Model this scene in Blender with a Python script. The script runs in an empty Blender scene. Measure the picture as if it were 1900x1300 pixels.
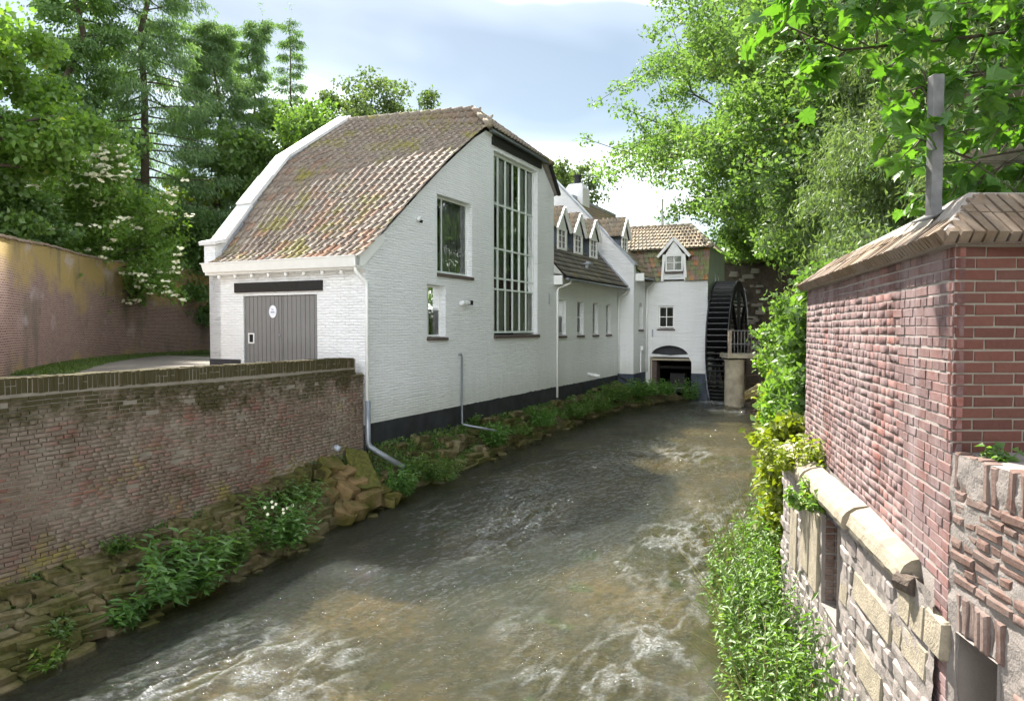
import bpy, bmesh, math, random
import numpy as np
from mathutils import Vector, Matrix
from mathutils.geometry import tessellate_polygon

# ------------------------------------------------------------------ camera, sky, sun, exposure
S = bpy.context.scene
EYE = 3.8
cam_d = bpy.data.cameras.new('camera'); cam = bpy.data.objects.new('camera', cam_d)
S.collection.objects.link(cam); S.camera = cam
cam.location = (0, 0, EYE); cam.rotation_euler = (math.radians(90 - 1.872), 0, 0)
cam_d.sensor_width = 36; cam_d.lens = 36 * 1316 / 1900
cam_d.clip_start = 0.05; cam_d.clip_end = 2000
SUN_EL, SUN_AZ = math.radians(52), math.radians(-22)          # azimuth from +Y, clockwise seen from above
sun_dir = Vector((math.sin(SUN_AZ) * math.cos(SUN_EL), math.cos(SUN_AZ) * math.cos(SUN_EL), math.sin(SUN_EL)))
sd = bpy.data.lights.new('sun', 'SUN'); sd.energy = 2.0; sd.angle = math.radians(1.5); sd.color = (1.0, 0.95, 0.86)
so = bpy.data.objects.new('sun', sd); S.collection.objects.link(so)
so.location = (-20, 40, 60); so.rotation_euler = (-sun_dir).to_track_quat('-Z', 'Y').to_euler()
W = bpy.data.worlds.new('World'); S.world = W; W.use_nodes = True
wt = W.node_tree; wt.nodes.clear()
wo = wt.nodes.new('ShaderNodeOutputWorld'); bg = wt.nodes.new('ShaderNodeBackground')
sky = wt.nodes.new('ShaderNodeTexSky'); sky.sky_type = 'NISHITA'; sky.sun_disc = False
sky.sun_elevation = SUN_EL; sky.sun_rotation = SUN_AZ; sky.air_density = 1.0; sky.dust_density = 0.6; sky.ozone_density = 1.2
tc = wt.nodes.new('ShaderNodeTexCoord'); mp = wt.nodes.new('ShaderNodeMapping')
mp.inputs['Scale'].default_value = (1.0, 1.0, 3.2); mp.inputs['Location'].default_value = (3.3, 1.1, 0.02)
nz = wt.nodes.new('ShaderNodeTexNoise'); nz.inputs['Scale'].default_value = 1.55; nz.inputs['Detail'].default_value = 4
nz.inputs['Roughness'].default_value = 0.48; nz.inputs['Distortion'].default_value = 0.4
cr = wt.nodes.new('ShaderNodeValToRGB')
cr.color_ramp.elements[0].position = 0.40; cr.color_ramp.elements[0].color = (0.0, 0.0, 0.0, 1)
cr.color_ramp.elements[1].position = 0.71; cr.color_ramp.elements[1].color = (1, 1, 1, 1)
for p_, c_ in ((0.53, 0.018), (0.61, 0.18)):
    e_ = cr.color_ramp.elements.new(p_); e_.color = (c_, c_, c_, 1)
mx = wt.nodes.new('ShaderNodeMix'); mx.data_type = 'RGBA'
mx.inputs[7].default_value = (34.0, 34.4, 35.0, 1)
L = wt.links.new
L(tc.outputs['Generated'], mp.inputs['Vector']); L(mp.outputs[0], nz.inputs['Vector']); L(nz.outputs['Fac'], cr.inputs[0])
sg = wt.nodes.new('ShaderNodeMix'); sg.data_type = 'RGBA'; sg.blend_type = 'MULTIPLY'; sg.inputs[0].default_value = 1.0
sg.inputs[7].default_value = (0.40, 0.365, 0.305, 1)
L(cr.outputs[0], mx.inputs[0]); L(sky.outputs[0], sg.inputs[6]); L(sg.outputs[2], mx.inputs[6]); L(mx.outputs[2], bg.inputs[0]); L(bg.outputs[0], wo.inputs[0])
bg.inputs[1].default_value = 0.05
S.view_settings.view_transform = 'Standard'; S.view_settings.look = 'None'
S.view_settings.exposure = 3.15; S.view_settings.gamma = 1.0; S.view_settings.use_curve_mapping = False
S.render.engine = 'CYCLES'
S.cycles.max_bounces = 8; S.cycles.transparent_max_bounces = 12; S.cycles.diffuse_bounces = 6

# ------------------------------------------------------------------ helpers
R0 = random.Random(7)
COL = S.collection
def link(name, me, parent=None, **props):
    o = bpy.data.objects.new(name, me); COL.objects.link(o)
    if parent is not None: o.parent = parent
    for k, val in props.items(): o[k] = val
    return o
def thing(name, label, cat, loc=(0, 0, 0), rz=0.0, group=None):
    o = bpy.data.objects.new(name, None); COL.objects.link(o)
    o.location = loc; o.rotation_euler = (0, 0, rz); o.empty_display_size = .3
    o['label'] = label; o['category'] = cat
    if group: o['group'] = group
    return o
def tag(o, label, cat, group=None):
    o['label'] = label; o['category'] = cat
    if group: o['group'] = group
    return o
def npmesh(name, Vt, F, mat, rnd=None, smooth=False):
    """Vt (n,3), F (m,k) arrays -> mesh"""
    me = bpy.data.meshes.new(name)
    Vt = np.asarray(Vt, dtype=np.float32); F = np.asarray(F, dtype=np.int32)
    n, (m, k) = len(Vt), F.shape
    me.vertices.add(n); me.vertices.foreach_set('co', Vt.ravel())
    me.loops.add(m * k); me.loops.foreach_set('vertex_index', F.ravel())
    me.polygons.add(m)
    me.polygons.foreach_set('loop_start', np.arange(0, m * k, k, dtype=np.int32))
    if rnd is not None:
        a = me.attributes.new('rnd', 'FLOAT', 'POINT'); a.data.foreach_set('value', np.asarray(rnd, dtype=np.float32))
    me.update(calc_edges=True); me.validate()
    if smooth: me.polygons.foreach_set('use_smooth', np.ones(m, dtype=bool))
    if mat: me.materials.append(mat)
    return me
class MB:
    def __init__(s): s.v = []; s.f = []; s.r = []
    def add(s, vs, fs, rnd=0.5):
        b = len(s.v); s.v += [tuple(p) for p in vs]; s.f += [tuple(i + b for i in f) for f in fs]; s.r += [rnd] * len(vs)
    def box(s, x0, x1, y0, y1, z0, z1, rnd=0.5):
        s.add([(x0,y0,z0),(x1,y0,z0),(x1,y1,z0),(x0,y1,z0),(x0,y0,z1),(x1,y0,z1),(x1,y1,z1),(x0,y1,z1)],
              [(0,3,2,1),(4,5,6,7),(0,1,5,4),(1,2,6,5),(2,3,7,6),(3,0,4,7)], rnd); return s
    def bar(s, a, b, w, h, up=(0,0,1), rnd=0.5):
        """box along a-b, width w (sideways), height h (towards up), centred"""
        a = Vector(a); b = Vector(b); d = (b - a).normalized(); u_ = Vector(up)
        sd_ = d.cross(u_)
        if sd_.length < 1e-4: sd_ = d.cross(Vector((1,0,0)))
        sd_.normalize(); u_ = sd_.cross(d).normalized(); sd_ *= w/2; u_ = u_*(h/2)
        s.add([a-sd_-u_, a+sd_-u_, a+sd_+u_, a-sd_+u_, b-sd_-u_, b+sd_-u_, b+sd_+u_, b-sd_+u_],
              [(0,1,2,3),(7,6,5,4),(0,4,5,1),(1,5,6,2),(2,6,7,3),(3,7,4,0)], rnd); return s
    def tube(s, pts, rad, n=6, rnd=0.5, cap=True):
        pts = [Vector(p) for p in pts]; rads = rad if isinstance(rad, (list, tuple)) else [rad] * len(pts)
        b = len(s.v); prev = None
        for i, p in enumerate(pts):
            d = (pts[min(i+1, len(pts)-1)] - pts[max(i-1, 0)])
            if d.length < 1e-9: d = Vector((0,0,1))
            d.normalize()
            if prev is None:
                a = d.orthogonal().normalized()
            else:
                a = prev - d * prev.dot(d)
                a = a.normalized() if a.length > 1e-6 else d.orthogonal().normalized()
            prev = a; c = d.cross(a)
            for k in range(n):
                t = 2*math.pi*k/n
                s.v.append(tuple(p + (a*math.cos(t) + c*math.sin(t))*rads[i])); s.r.append(rnd)
        for i in range(len(pts)-1):
            for k in range(n):
                s.f.append((b+i*n+k, b+i*n+(k+1)%n, b+(i+1)*n+(k+1)%n, b+(i+1)*n+k))
        if cap:
            s.f.append(tuple(b+k for k in reversed(range(n)))); e = b+(len(pts)-1)*n; s.f.append(tuple(e+k for k in range(n)))
        return s
    def prism(s, poly, fn, d0, d1, rnd=0.5):
        """poly [(a,b)], fn(a,b,d)->point, extruded d0..d1"""
        n = len(poly); vs = [fn(a, b, d0) for a, b in poly] + [fn(a, b, d1) for a, b in poly]
        tri = tessellate_polygon([[Vector((a, b, 0)) for a, b in poly]])
        fs = [tuple(t) for t in tri] + [tuple(i+n for i in reversed(t)) for t in tri]
        fs += [(i, (i+1) % n, n+(i+1) % n, n+i) for i in range(n)]
        s.add(vs, fs, rnd); return s
    def mesh(s, name, mat, smooth=False, bevel=0, fix=True):
        me = bpy.data.meshes.new(name); me.from_pydata(s.v, [], s.f)
        a = me.attributes.new('rnd', 'FLOAT', 'POINT'); a.data.foreach_set('value', s.r)
        if fix or bevel:
            bm = bmesh.new(); bm.from_mesh(me)
            if bevel: bmesh.ops.bevel(bm, geom=bm.edges[:], offset=bevel, segments=1, affect='EDGES', clamp_overlap=True)
            bmesh.ops.recalc_face_normals(bm, faces=bm.faces[:]); bm.to_mesh(me); bm.free()
        if smooth: me.polygons.foreach_set('use_smooth', [True]*len(me.polygons))
        if mat: me.materials.append(mat)
        me.update(); return me
    def build(s, name, mat, parent=None, smooth=False, bevel=0, **props):
        return link(name, s.mesh(name, mat, smooth, bevel), parent, **props)
def holed(outer, holes, fn, depth, mb=None):
    """wall face with holes and reveals; fn(a,b,d) maps to local, d inward"""
    mb = mb or MB()
    loops = [[Vector((a, b, 0)) for a, b in outer]] + [[Vector((a, b, 0)) for a, b in h] for h in holes]
    flat = [p for l in loops for p in l]
    tri = tessellate_polygon(loops)
    mb.add([fn(p.x, p.y, 0) for p in flat], [tuple(t) for t in tri])
    for h in holes:
        n = len(h)
        mb.add([fn(a, b, 0) for a, b in h] + [fn(a, b, depth) for a, b in h], [(i, (i+1) % n, n+(i+1) % n, n+i) for i in range(n)])
    return mb
def rect(a0, a1, b0, b1): return [(a0, b0), (a1, b0), (a1, b1), (a0, b1)]

# lattice noise for geometry
def vnoise(x, y, seed=0):
    rs = np.random.RandomState(seed); T = rs.rand(256, 256)
    xi = np.floor(x).astype(int); yi = np.floor(y).astype(int); fx = x - xi; fy = y - yi
    fx = fx*fx*(3-2*fx); fy = fy*fy*(3-2*fy)
    g = lambda a, b: T[a % 256, b % 256]
    return (g(xi, yi)*(1-fx)+g(xi+1, yi)*fx)*(1-fy) + (g(xi, yi+1)*(1-fx)+g(xi+1, yi+1)*fx)*fy
def fbm(x, y, seed=0, octv=4):
    t = 0; a = 1; n = 0
    for i in range(octv):
        t = t + a*vnoise(x*2**i+17.3*i, y*2**i+5.1*i, seed+i); n += a; a *= .5
    return t/n

# ------------------------------------------------------------------ materials
class NT:
    def __init__(s, name):
        s.m = bpy.data.materials.new(name); s.m.use_nodes = True; s.t = s.m.node_tree; s.t.nodes.clear()
        s.out = s.t.nodes.new('ShaderNodeOutputMaterial')
    def n(s, typ, ins=None, **props):
        nd = s.t.nodes.new('ShaderNode' + typ)
        for k, val in props.items(): setattr(nd, k, val)
        for k, val in (ins or {}).items(): s.set(nd.inputs[k], val)
        return nd
    def set(s, sock, val):
        if hasattr(val, 'is_output'): s.t.links.new(val, sock)
        elif isinstance(val, tuple) and len(val) == 3 and sock.type == 'RGBA': sock.default_value = val + (1,)
        else: sock.default_value = val
    def pos(s): return s.n('NewGeometry').outputs['Position']
    def obj(s): return s.n('TexCoord').outputs['Object']
    def scale(s, vec, sc, loc=(0,0,0)): return s.n('Mapping', {'Vector': vec, 'Scale': sc, 'Location': loc}).outputs[0]
    def noise(s, vec, sc, det=4, rough=.55, dist=0, w=None):
        return s.n('TexNoise', {'Vector': vec, 'Scale': sc, 'Detail': det, 'Roughness': rough, 'Distortion': dist}).outputs['Fac']
    def ramp(s, fac, stops, interp='LINEAR'):
        nd = s.n('ValToRGB', {0: fac}); r = nd.color_ramp; r.interpolation = interp
        while len(r.elements) < len(stops): r.elements.new(.5)
        for e, (p, c) in zip(r.elements, stops):
            e.position = p; e.color = (c, c, c, 1) if isinstance(c, (int, float)) else tuple(c) + (1,)
        return nd.outputs[0]
    def mix(s, fac, a, b, blend='MIX'):
        nd = s.n('Mix', data_type='RGBA', blend_type=blend)
        s.set(nd.inputs[0], fac); s.set(nd.inputs[6], a); s.set(nd.inputs[7], b); return nd.outputs[2]
    def math(s, op, a, b=0.0, c=0.0, clamp=False):
        nd = s.n('Math', operation=op, use_clamp=clamp); s.set(nd.inputs[0], a); s.set(nd.inputs[1], b); s.set(nd.inputs[2], c); return nd.outputs[0]
    def rnd(s): return s.n('Attribute', attribute_name='rnd').outputs['Fac']
    def sep(s, vec): return s.n('SeparateXYZ', {0: vec}).outputs
    def bump(s, h, strength=.5, dist=.01, normal=None):
        ins = {'Strength': strength, 'Distance': dist, 'Height': h}
        if normal is not None: ins['Normal'] = normal
        return s.n('Bump', ins).outputs[0]
    def finish(s, col, rough=.8, normal=None, metal=0.0, spec=.4, **more):
        ins = {'Base Color': col, 'Roughness': rough, 'Metallic': metal, 'Specular IOR Level': spec}
        if normal is not None: ins['Normal'] = normal
        ins.update(more)
        s.surf = s.n('BsdfPrincipled', ins); s.t.links.new(s.surf.outputs[0], s.out.inputs[0]); return s.m
def plain(name, col, rough=.6, metal=0.0, var=.12, sc=6, spec=.4, bump=0.0):
    t = NT(name); p = t.pos(); n = t.noise(p, sc, 5)
    c = t.mix(t.ramp(n, [(.3, 0.0), (.7, 1.0)]), tuple(x*(1-var) for x in col), tuple(min(1, x*(1+var)) for x in col))
    nb = t.bump(t.noise(p, sc*8, 4), bump, .01) if bump else None
    return t.finish(c, rough, nb, metal, spec)

def m_white(name, tint=(0.84, 0.845, 0.85), green=0.0):
    t = NT(name); p = t.obj(); x, y, z = t.sep(p)[:3]
    a = t.math('ADD', x, y)
    wob = t.noise(t.scale(p, (1.3, 1.3, 3)), 2.2, 4)
    zz = t.math('ADD', z, t.math('MULTIPLY', wob, .05))
    vec = t.n('CombineXYZ', {0: a, 1: zz}).outputs[0]
    br = t.n('TexBrick', {'Vector': vec, 'Scale': 1.0, 'Mortar Size': .011, 'Mortar Smooth': .9, 'Brick Width': .225, 'Row Height': .0625, 'Bias': -.2,
                          'Color1': (1, 1, 1), 'Color2': (.55, .55, .55), 'Mortar': (.12, .12, .12)})
    bh = t.sep(br.outputs['Color'])[0]
    v2 = t.n('CombineXYZ', {0: a, 1: t.math('MULTIPLY', zz, 4.5)}).outputs[0]
    rough_n = t.noise(v2, 3.2, 6, .62, .5)
    fine = t.noise(p, 40, 4)
    h = t.math('ADD', t.math('MULTIPLY', bh, .45), t.math('ADD', t.math('MULTIPLY', rough_n, 1.3), t.math('MULTIPLY', fine, .15)))
    nb = t.bump(h, 1.0, .036)
    stain = t.noise(t.scale(p, (.8, .8, .25)), 1.1, 5)
    c = t.mix(t.ramp(stain, [(.45, 0.0), (.75, .35)]), tint, (.66, .66, .64))
    c = t.mix(t.ramp(t.noise(p, 7, 5), [(.62, 0.0), (.78, .25)]), c, (.6, .59, .55))
    lowz = t.n('MapRange', {0: t.math('ADD', z, t.math('MULTIPLY', t.noise(t.scale(p, (2, 2, .5)), 2.0, 4), -.9)), 1: 1.05, 2: 2.0, 3: .55, 4: 0.0}).outputs[0]
    c = t.mix(lowz, c, (.50, .50, .42))
    drip = t.noise(t.scale(p, (5, 5, .18)), 1.6, 5, .6)
    c = t.mix(t.ramp(drip, [(.58, 0.0), (.75, .28)]), c, (.56, .55, .48))
    c = t.mix(t.math('MULTIPLY', bh, .06), c, (.9, .9, .9))
    if green:
        g = t.ramp(t.noise(t.scale(p, (1, 1, .3)), 1.5, 4), [(.2, .75), (.8, 1.0)])
        c = t.mix(t.math('MULTIPLY', g, green), c, (.30, .36, .25))
    return t.finish(c, .75, nb, spec=.25)
M = {}
M['wall'] = m_white('painted_brick')
M['wall_green'] = m_white('algae_painted_brick', green=.85)
M['plinth'] = plain('tarred_plinth', (.022, .024, .030), .55, var=.5, sc=3, bump=.3)
M['plinth_blue'] = plain('blue_black_plinth', (.035, .045, .065), .55, var=.35, sc=3, bump=.3)
M['paint'] = plain('white_gloss_paint', (.80, .80, .78), .35, var=.04)
M['paint_pale'] = plain('pale_green_white_paint', (.66, .70, .66), .35, var=.06)
M['beam'] = plain('black_timber', (.014, .013, .012), .6, var=.4, sc=9, bump=.4)
M['door'] = plain('grey_door_paint', (.195, .19, .185), .5, var=.05, sc=3)
M['door_seam'] = plain('dark_seam', (.03, .03, .03), .8)
M['lead'] = plain('lead_sheet', (.34, .37, .42), .45, var=.2, sc=4, spec=.5)
M['lead_light'] = plain('pale_zinc_coping', (.66, .66, .66), .5, var=.12, sc=5)
M['zinc'] = plain('zinc_pipe', (.26, .28, .31), .4, metal=.5, var=.15)
M['sill'] = plain('dark_brick_sill', (.10, .075, .065), .8, var=.35, sc=15)
M['slate'] = plain('slate_cladding', (.095, .115, .145), .6, var=.3, sc=8)
M['black'] = plain('void_and_lens_black', (.008, .008, .009), .9)  # flat black standing in for the shade of interiors and openings; also lenses
M['curtain'] = plain('curtain_cloth', (.55, .55, .52), .9)
M['curtain_dark'] = plain('grey_curtain', (.20, .21, .19), .9)
M['ochre'] = plain('varnished_wood', (.55, .38, .17), .5)
M['concrete'] = plain('weathered_concrete', (.36, .32, .24), .85, var=.3, sc=3, bump=.3)
M['steel'] = plain('galvanised_steel', (.17, .165, .165), .6, metal=.3, var=.35, sc=9)
M['oldwood'] = plain('weathered_wood', (.30, .25, .20), .85, var=.35, sc=12, bump=.4)
M['wheel'] = plain('wet_black_wood', (.010, .010, .011), .35, var=.5, sc=7, bump=.3)
M['wheel_edge'] = plain('worn_iron_edge', (.07, .07, .075), .45, metal=.2, var=.4, sc=9)
M['bark'] = plain('bark', (.085, .065, .048), .9, var=.4, sc=7, bump=.6)
M['bark_pale'] = plain('pale_bark', (.20, .17, .12), .9, var=.35, sc=7, bump=.5)
M['twig'] = plain('dead_twig', (.22, .15, .11), .9, var=.4, sc=9)
M['floorslab'] = plain('red_floor_edge', (.07, .02, .015), .6)
M['sign_white'] = plain('enamel_white', (.78, .80, .85), .3)
M['sign_ink'] = plain('sign_ink', (.08, .10, .22), .5)
M['terracotta'] = plain('soot_pot', (.015, .015, .018), .7)
M['white_plastic'] = plain('white_plastic', (.75, .75, .75), .4)
M['flower'] = plain('cream_blossom', (.75, .72, .52), .8)

def m_glass(name, base, tr):
    t = NT(name); fr = t.n('Fresnel', {'IOR': 1.5}).outputs[0]
    wav = t.bump(t.noise(t.pos(), 1.6, 2), .12, .05)
    gl = t.n('BsdfGlossy', {'Color': (1, 1, 1), 'Roughness': .02, 'Normal': wav}).outputs[0]
    tp = t.n('BsdfTransparent', {'Color': base}).outputs[0]
    fac = t.math('MULTIPLY_ADD', fr, 1.0, tr)
    mixn = t.n('MixShader', {0: fac, 1: tp, 2: gl}); t.t.links.new(mixn.outputs[0], t.out.inputs[0]); return t.m
M['glass'] = m_glass('window_glass', (.84, .88, .85), .05)

def m_tile(name, stops, moss_lo, moss_hi, moss=(.34, .30, .05), zdep=None, lich=.5):
    t = NT(name); p = t.pos(); r = t.rnd()
    c = t.ramp(r, stops, 'CONSTANT')
    if zdep: c = t.mix(t.n('MapRange', {0: t.math('ADD', t.sep(p)[2], t.math('MULTIPLY', t.noise(p, .7, 3), 2.0)), 1: zdep[0], 2: zdep[1], 3: 0.0, 4: .72}).outputs[0], c, (.235, .19, .155))
    big = t.noise(p, .55, 4)
    c = t.mix(t.ramp(big, [(.35, 0.0), (.65, .45)]), c, (.30, .265, .22))
    spots = t.noise(p, 16, 5, .65)
    c = t.mix(t.ramp(spots, [(.5, 0.0), (.68, lich)]), c, (.42, .40, .35))
    mo = t.math('ADD', t.math('MULTIPLY', t.noise(p, 1.1, 4), .6), t.math('MULTIPLY', t.noise(p, 9, 5, .7), .45))
    c = t.mix(t.ramp(mo, [(moss_lo, 0.0), (moss_hi, .95)]), c, moss)
    c = t.mix(t.ramp(t.noise(p, 30, 3), [(.35, .35), (.6, 0.0)]), c, (.05, .042, .035))
    return t.finish(c, .85, t.bump(t.noise(p, 45, 4), .5, .006), spec=.25)
M['tile'] = m_tile('pantile', [(0, (.20, .155, .125)), (.22, (.28, .215, .17)), (.40, (.17, .13, .105)), (.54, (.33, .275, .22)), (.74, (.28, .165, .11)), (.82, (.25, .195, .155)), (.92, (.31, .165, .10))], .545, .665, moss=(.26, .235, .06), zdep=(6.6, 9.4))
M['tile_buff'] = m_tile('buff_pantile', [(0, (.30, .25, .18)), (.3, (.36, .31, .22)), (.6, (.26, .21, .16)), (.8, (.40, .30, .20))], .62, .74, lich=.7)
M['tile_green'] = m_tile('mossy_orange_pantile', [(0, (.19, .20, .085)), (.3, (.25, .24, .08)), (.5, (.48, .17, .06)), (.64, (.22, .25, .10)), (.8, (.52, .21, .075)), (.88, (.28, .17, .14))], .52, .70, moss=(.25, .26, .05))
M['tile_grey'] = m_tile('grey_flat_tile', [(0, (.15, .135, .12)), (.3, (.20, .18, .155)), (.55, (.12, .105, .10)), (.75, (.25, .20, .17)), (.9, (.24, .15, .12))], .60, .74)
M['deck'] = plain('roof_underlay', (.03, .026, .022), .9)

def m_brick(name, stops, eff=(.42, .38, .35), efl=(.5, .7, .6), moss=None, lichen=None, red=None, spec=.2, grain=28, streak=False, bs=.6, bd=.005):
    """brick pieces coloured by rnd, weathered by position"""
    t = NT(name); p = t.pos(); r = t.rnd()
    c = t.ramp(r, stops)
    c = t.mix(.5, c, t.mix(t.noise(p, grain, 4), tuple(.62*x for x in stops[0][1]), tuple(min(1, 1.5*x) for x in stops[-1][1])))
    if red:
        c = t.mix(t.ramp(t.math('ADD', t.noise(p, 1.3, 3), t.math('MULTIPLY', r, .35)), [(red[0], 0.0), (red[1], .75)]), c, red[2])
    pe = t.scale(p, (2.2, 2.2, .45)) if streak else p
    e = t.math('ADD', t.math('MULTIPLY', t.noise(pe, 1.4, 5), .65), t.math('MULTIPLY', t.noise(p, 21, 5, .7), .35))
    c = t.mix(t.ramp(e, [(efl[0], 0.0), (efl[1], efl[2])]), c, eff)
    z = t.sep(p)[2]
    if lichen:
        lv = t.math('ADD', t.math('MULTIPLY', t.noise(p, 1.1, 5, .6), .75), t.math('MULTIPLY', t.noise(p, 12, 4), .25))
        if lichen[3]: lv = t.math('ADD', lv, t.n('MapRange', {0: z, 1: lichen[3][0], 2: lichen[3][1], 3: 0.0, 4: lichen[3][2]}).outputs[0])
        c = t.mix(t.ramp(lv, [(lichen[0], 0.0), (lichen[1], .85)]), c, lichen[2])
    if moss:
        mv = t.math('ADD', t.math('MULTIPLY', t.noise(p, 1.9, 5, .65), .7), t.math('MULTIPLY', t.noise(p, 14, 4), .3))
        mv = t.math('ADD', mv, t.n('MapRange', {0: z, 1: moss[0], 2: moss[1], 3: 0.0, 4: moss[2]}).outputs[0])
        c = t.mix(t.ramp(mv, [(.55, 0.0), (.70, .92)]), c, (.048, .042, .014))
    h = t.math('ADD', t.noise(p, 60, 4), t.math('MULTIPLY', t.noise(p, 14, 3), .7))
    return t.finish(c, .88, t.bump(h, bs, bd), spec=spec)
red_stops = [(0, (.082, .036, .032)), (.35, (.115, .047, .040)), (.65, (.135, .062, .052)), (.85, (.17, .065, .047)), (1, (.10, .056, .052))]
M['brick_right'] = m_brick('weathered_red_brick', red_stops, (.28, .22, .22), (.34, .60, .76), red=(.72, .95, (.26, .085, .06)), streak=True, bs=.28)
M['brick_neat'] = m_brick('dark_red_brick', [(0, (.095, .036, .028)), (.4, (.135, .048, .036)), (.7, (.155, .062, .045)), (1, (.10, .05, .04))], (.30, .24, .21), (.66, .85, .35))
M['brick_rough'] = m_brick('crumbling_brick', [(0, (.11, .055, .042)), (.4, (.15, .078, .058)), (.7, (.18, .10, .08)), (1, (.12, .08, .065))], (.28, .24, .22), (.44, .68, .6))
M['brick_left'] = m_brick('mossy_old_brick', [(0, (.10, .066, .048)), (.3, (.15, .105, .078)), (.6, (.18, .13, .10)), (.8, (.15, .075, .056)), (1, (.21, .165, .13))], (.31, .275, .22), (.44, .66, .6),
                          moss=(2.2, 3.0, .28), lichen=(.60, .72, (.26, .22, .045), (1.9, .6, .10)), red=(.74, 1.0, (.19, .065, .05)))
M['coping_brick'] = m_brick('lichen_coping_brick', [(0, (.14, .10, .065)), (.4, (.175, .13, .09)), (.7, (.205, .16, .12)), (1, (.15, .10, .065))], (.27, .235, .21), (.42, .68, .55), lichen=(.55, .72, (.17, .135, .04), None))
def m_mortar(name, a, b):
    t = NT(name); p = t.pos()
    c = t.mix(t.noise(p, 5, 5), a, b)
    return t.finish(c, .95, t.bump(t.noise(p, 70, 4), .6, .008), spec=.15)
M['mortar'] = m_mortar('pale_mortar', (.27, .235, .215), (.36, .325, .30))
M['mortar_left'] = m_mortar('grey_mortar', (.18, .155, .125), (.31, .275, .225))
M['mortar_rubble'] = m_mortar('lime_mortar', (.19, .165, .15), (.29, .26, .24))
M['limestone'] = plain('cut_limestone', (.27, .232, .172), .9, var=.3, sc=7, bump=.8)
M['rubble'] = m_brick('grey_rubble_stone', [(0, (.17, .15, .14)), (.4, (.24, .215, .195)), (.7, (.19, .14, .13)), (1, (.29, .26, .235))], (.34, .30, .28), (.4, .65, .5), grain=18)
M['ochre_stone'] = m_brick('ochre_tuff_stone', [(0, (.13, .095, .04)), (.35, (.19, .135, .05)), (.65, (.23, .165, .07)), (.85, (.17, .135, .07)), (1, (.26, .22, .155))], (.27, .23, .15), (.5, .75, .4),
                           moss=(0.2, .9, .10), lichen=(.40, .56, (.075, .08, .014), None), grain=9, bs=.9, bd=.02)
M['mossy'] = plain('thick_moss', (.085, .085, .014), .95, var=.5, sc=14, bump=.6)
M['outcrop'] = m_brick('orange_tuff', [(0, (.13, .088, .04)), (.5, (.175, .12, .055)), (1, (.22, .15, .07))], (.22, .18, .12), (.5, .75, .5), lichen=(.42, .54, (.075, .08, .012), None), grain=8, bs=.9, bd=.02)

def m_boundary():
    t = NT('lichened_boundary_brick'); p = t.pos(); x, y, z = t.sep(p)[:3]
    wob = t.math('MULTIPLY', t.noise(p, 1.2, 3), .06)
    a = t.n('TexCoord').outputs['UV']; ax = t.sep(a)
    zz = t.math('ADD', ax[1], wob)
    vec = t.n('CombineXYZ', {0: ax[0], 1: zz}).outputs[0]
    br = t.n('TexBrick', {'Vector': vec, 'Scale': 1.0, 'Mortar Size': .014, 'Mortar Smooth': .3, 'Brick Width': .225, 'Row Height': .075, 'Bias': 0.0,
                          'Color1': (.105, .042, .034), 'Color2': (.16, .085, .068), 'Mortar': (.25, .21, .18)})
    c = br.outputs['Color']
    n1 = t.math('ADD', t.math('MULTIPLY', t.noise(t.scale(p, (.35, .35, .7)), 1.1, 5, .62), .75), t.math('MULTIPLY', t.noise(p, 2.6, 6, .7), .27))
    up = t.n('MapRange', {0: z, 1: 4.0, 2: 6.4, 3: -.15, 4: .22}).outputs[0]
    dn = t.n('MapRange', {0: z, 1: 2.3, 2: 3.2, 3: .20, 4: 0.0}).outputs[0]
    ye = t.math('ADD', n1, t.math('ADD', up, dn))
    c = t.mix(t.ramp(ye, [(.47, 0.0), (.68, .8)]), c, (.27, .195, .055))
    c = t.mix(t.ramp(t.noise(t.scale(p, (.5, .5, .25)), 1.3, 5), [(.54, 0.0), (.68, .75)]), c, (.085, .075, .055))
    c = t.mix(t.ramp(t.noise(t.scale(p, (.6, .6, 1), (4, 2, 1)), .9, 5), [(.60, 0.0), (.74, .6)]), c, (.33, .28, .28))
    hgt = t.math('SUBTRACT', t.noise(p, 18, 4), t.math('MULTIPLY', br.outputs['Fac'], .8))
    return t.finish(c, .9, t.bump(hgt, .6, .02), spec=.15)
M['boundary'] = m_boundary()
def m_ruin(name, dark=1.0):
    t = NT(name); p = t.pos(); n = t.noise(p, 1.2, 6, .65); n2 = t.noise(p, 9, 5, .7)
    c = t.ramp(n, [(.25, tuple(dark*q for q in (.045, .036, .032))), (.5, tuple(dark*q for q in (.12, .095, .08))), (.75, tuple(dark*q for q in (.17, .14, .09)))])
    c = t.mix(t.ramp(n2, [(.4, 0.0), (.7, .6)]), c, tuple(dark*q for q in (.06, .048, .045)))
    return t.finish(c, .95, t.bump(n2, .9, .06), spec=.1)
M['ruin'] = m_ruin('ruin_brick')
M['ruin_top'] = plain('moss_top', (.10, .11, .03), .95, var=.4, sc=5, bump=.5)
def m_ground(name, cols, sc):
    t = NT(name); p = t.pos(); n = t.noise(p, sc, 6, .65); n2 = t.noise(p, sc*9, 4)
    c = t.ramp(n, cols); c = t.mix(t.ramp(n2, [(.35, 0.0), (.7, .5)]), c, tuple(.6*q for q in cols[0][1]))
    return t.finish(c, .95, t.bump(n2, .6, .02), spec=.15)
M['gravel'] = m_ground('gravel', [(.3, (.17, .15, .13)), (.7, (.23, .21, .18))], 4)
M['earth'] = m_ground('earth_and_moss', [(.3, (.075, .06, .035)), (.5, (.11, .10, .045)), (.7, (.17, .135, .07))], 2.5)
M['meadow'] = m_ground('meadow', [(.3, (.05, .075, .02)), (.7, (.09, .12, .035))], 1.5)
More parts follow.
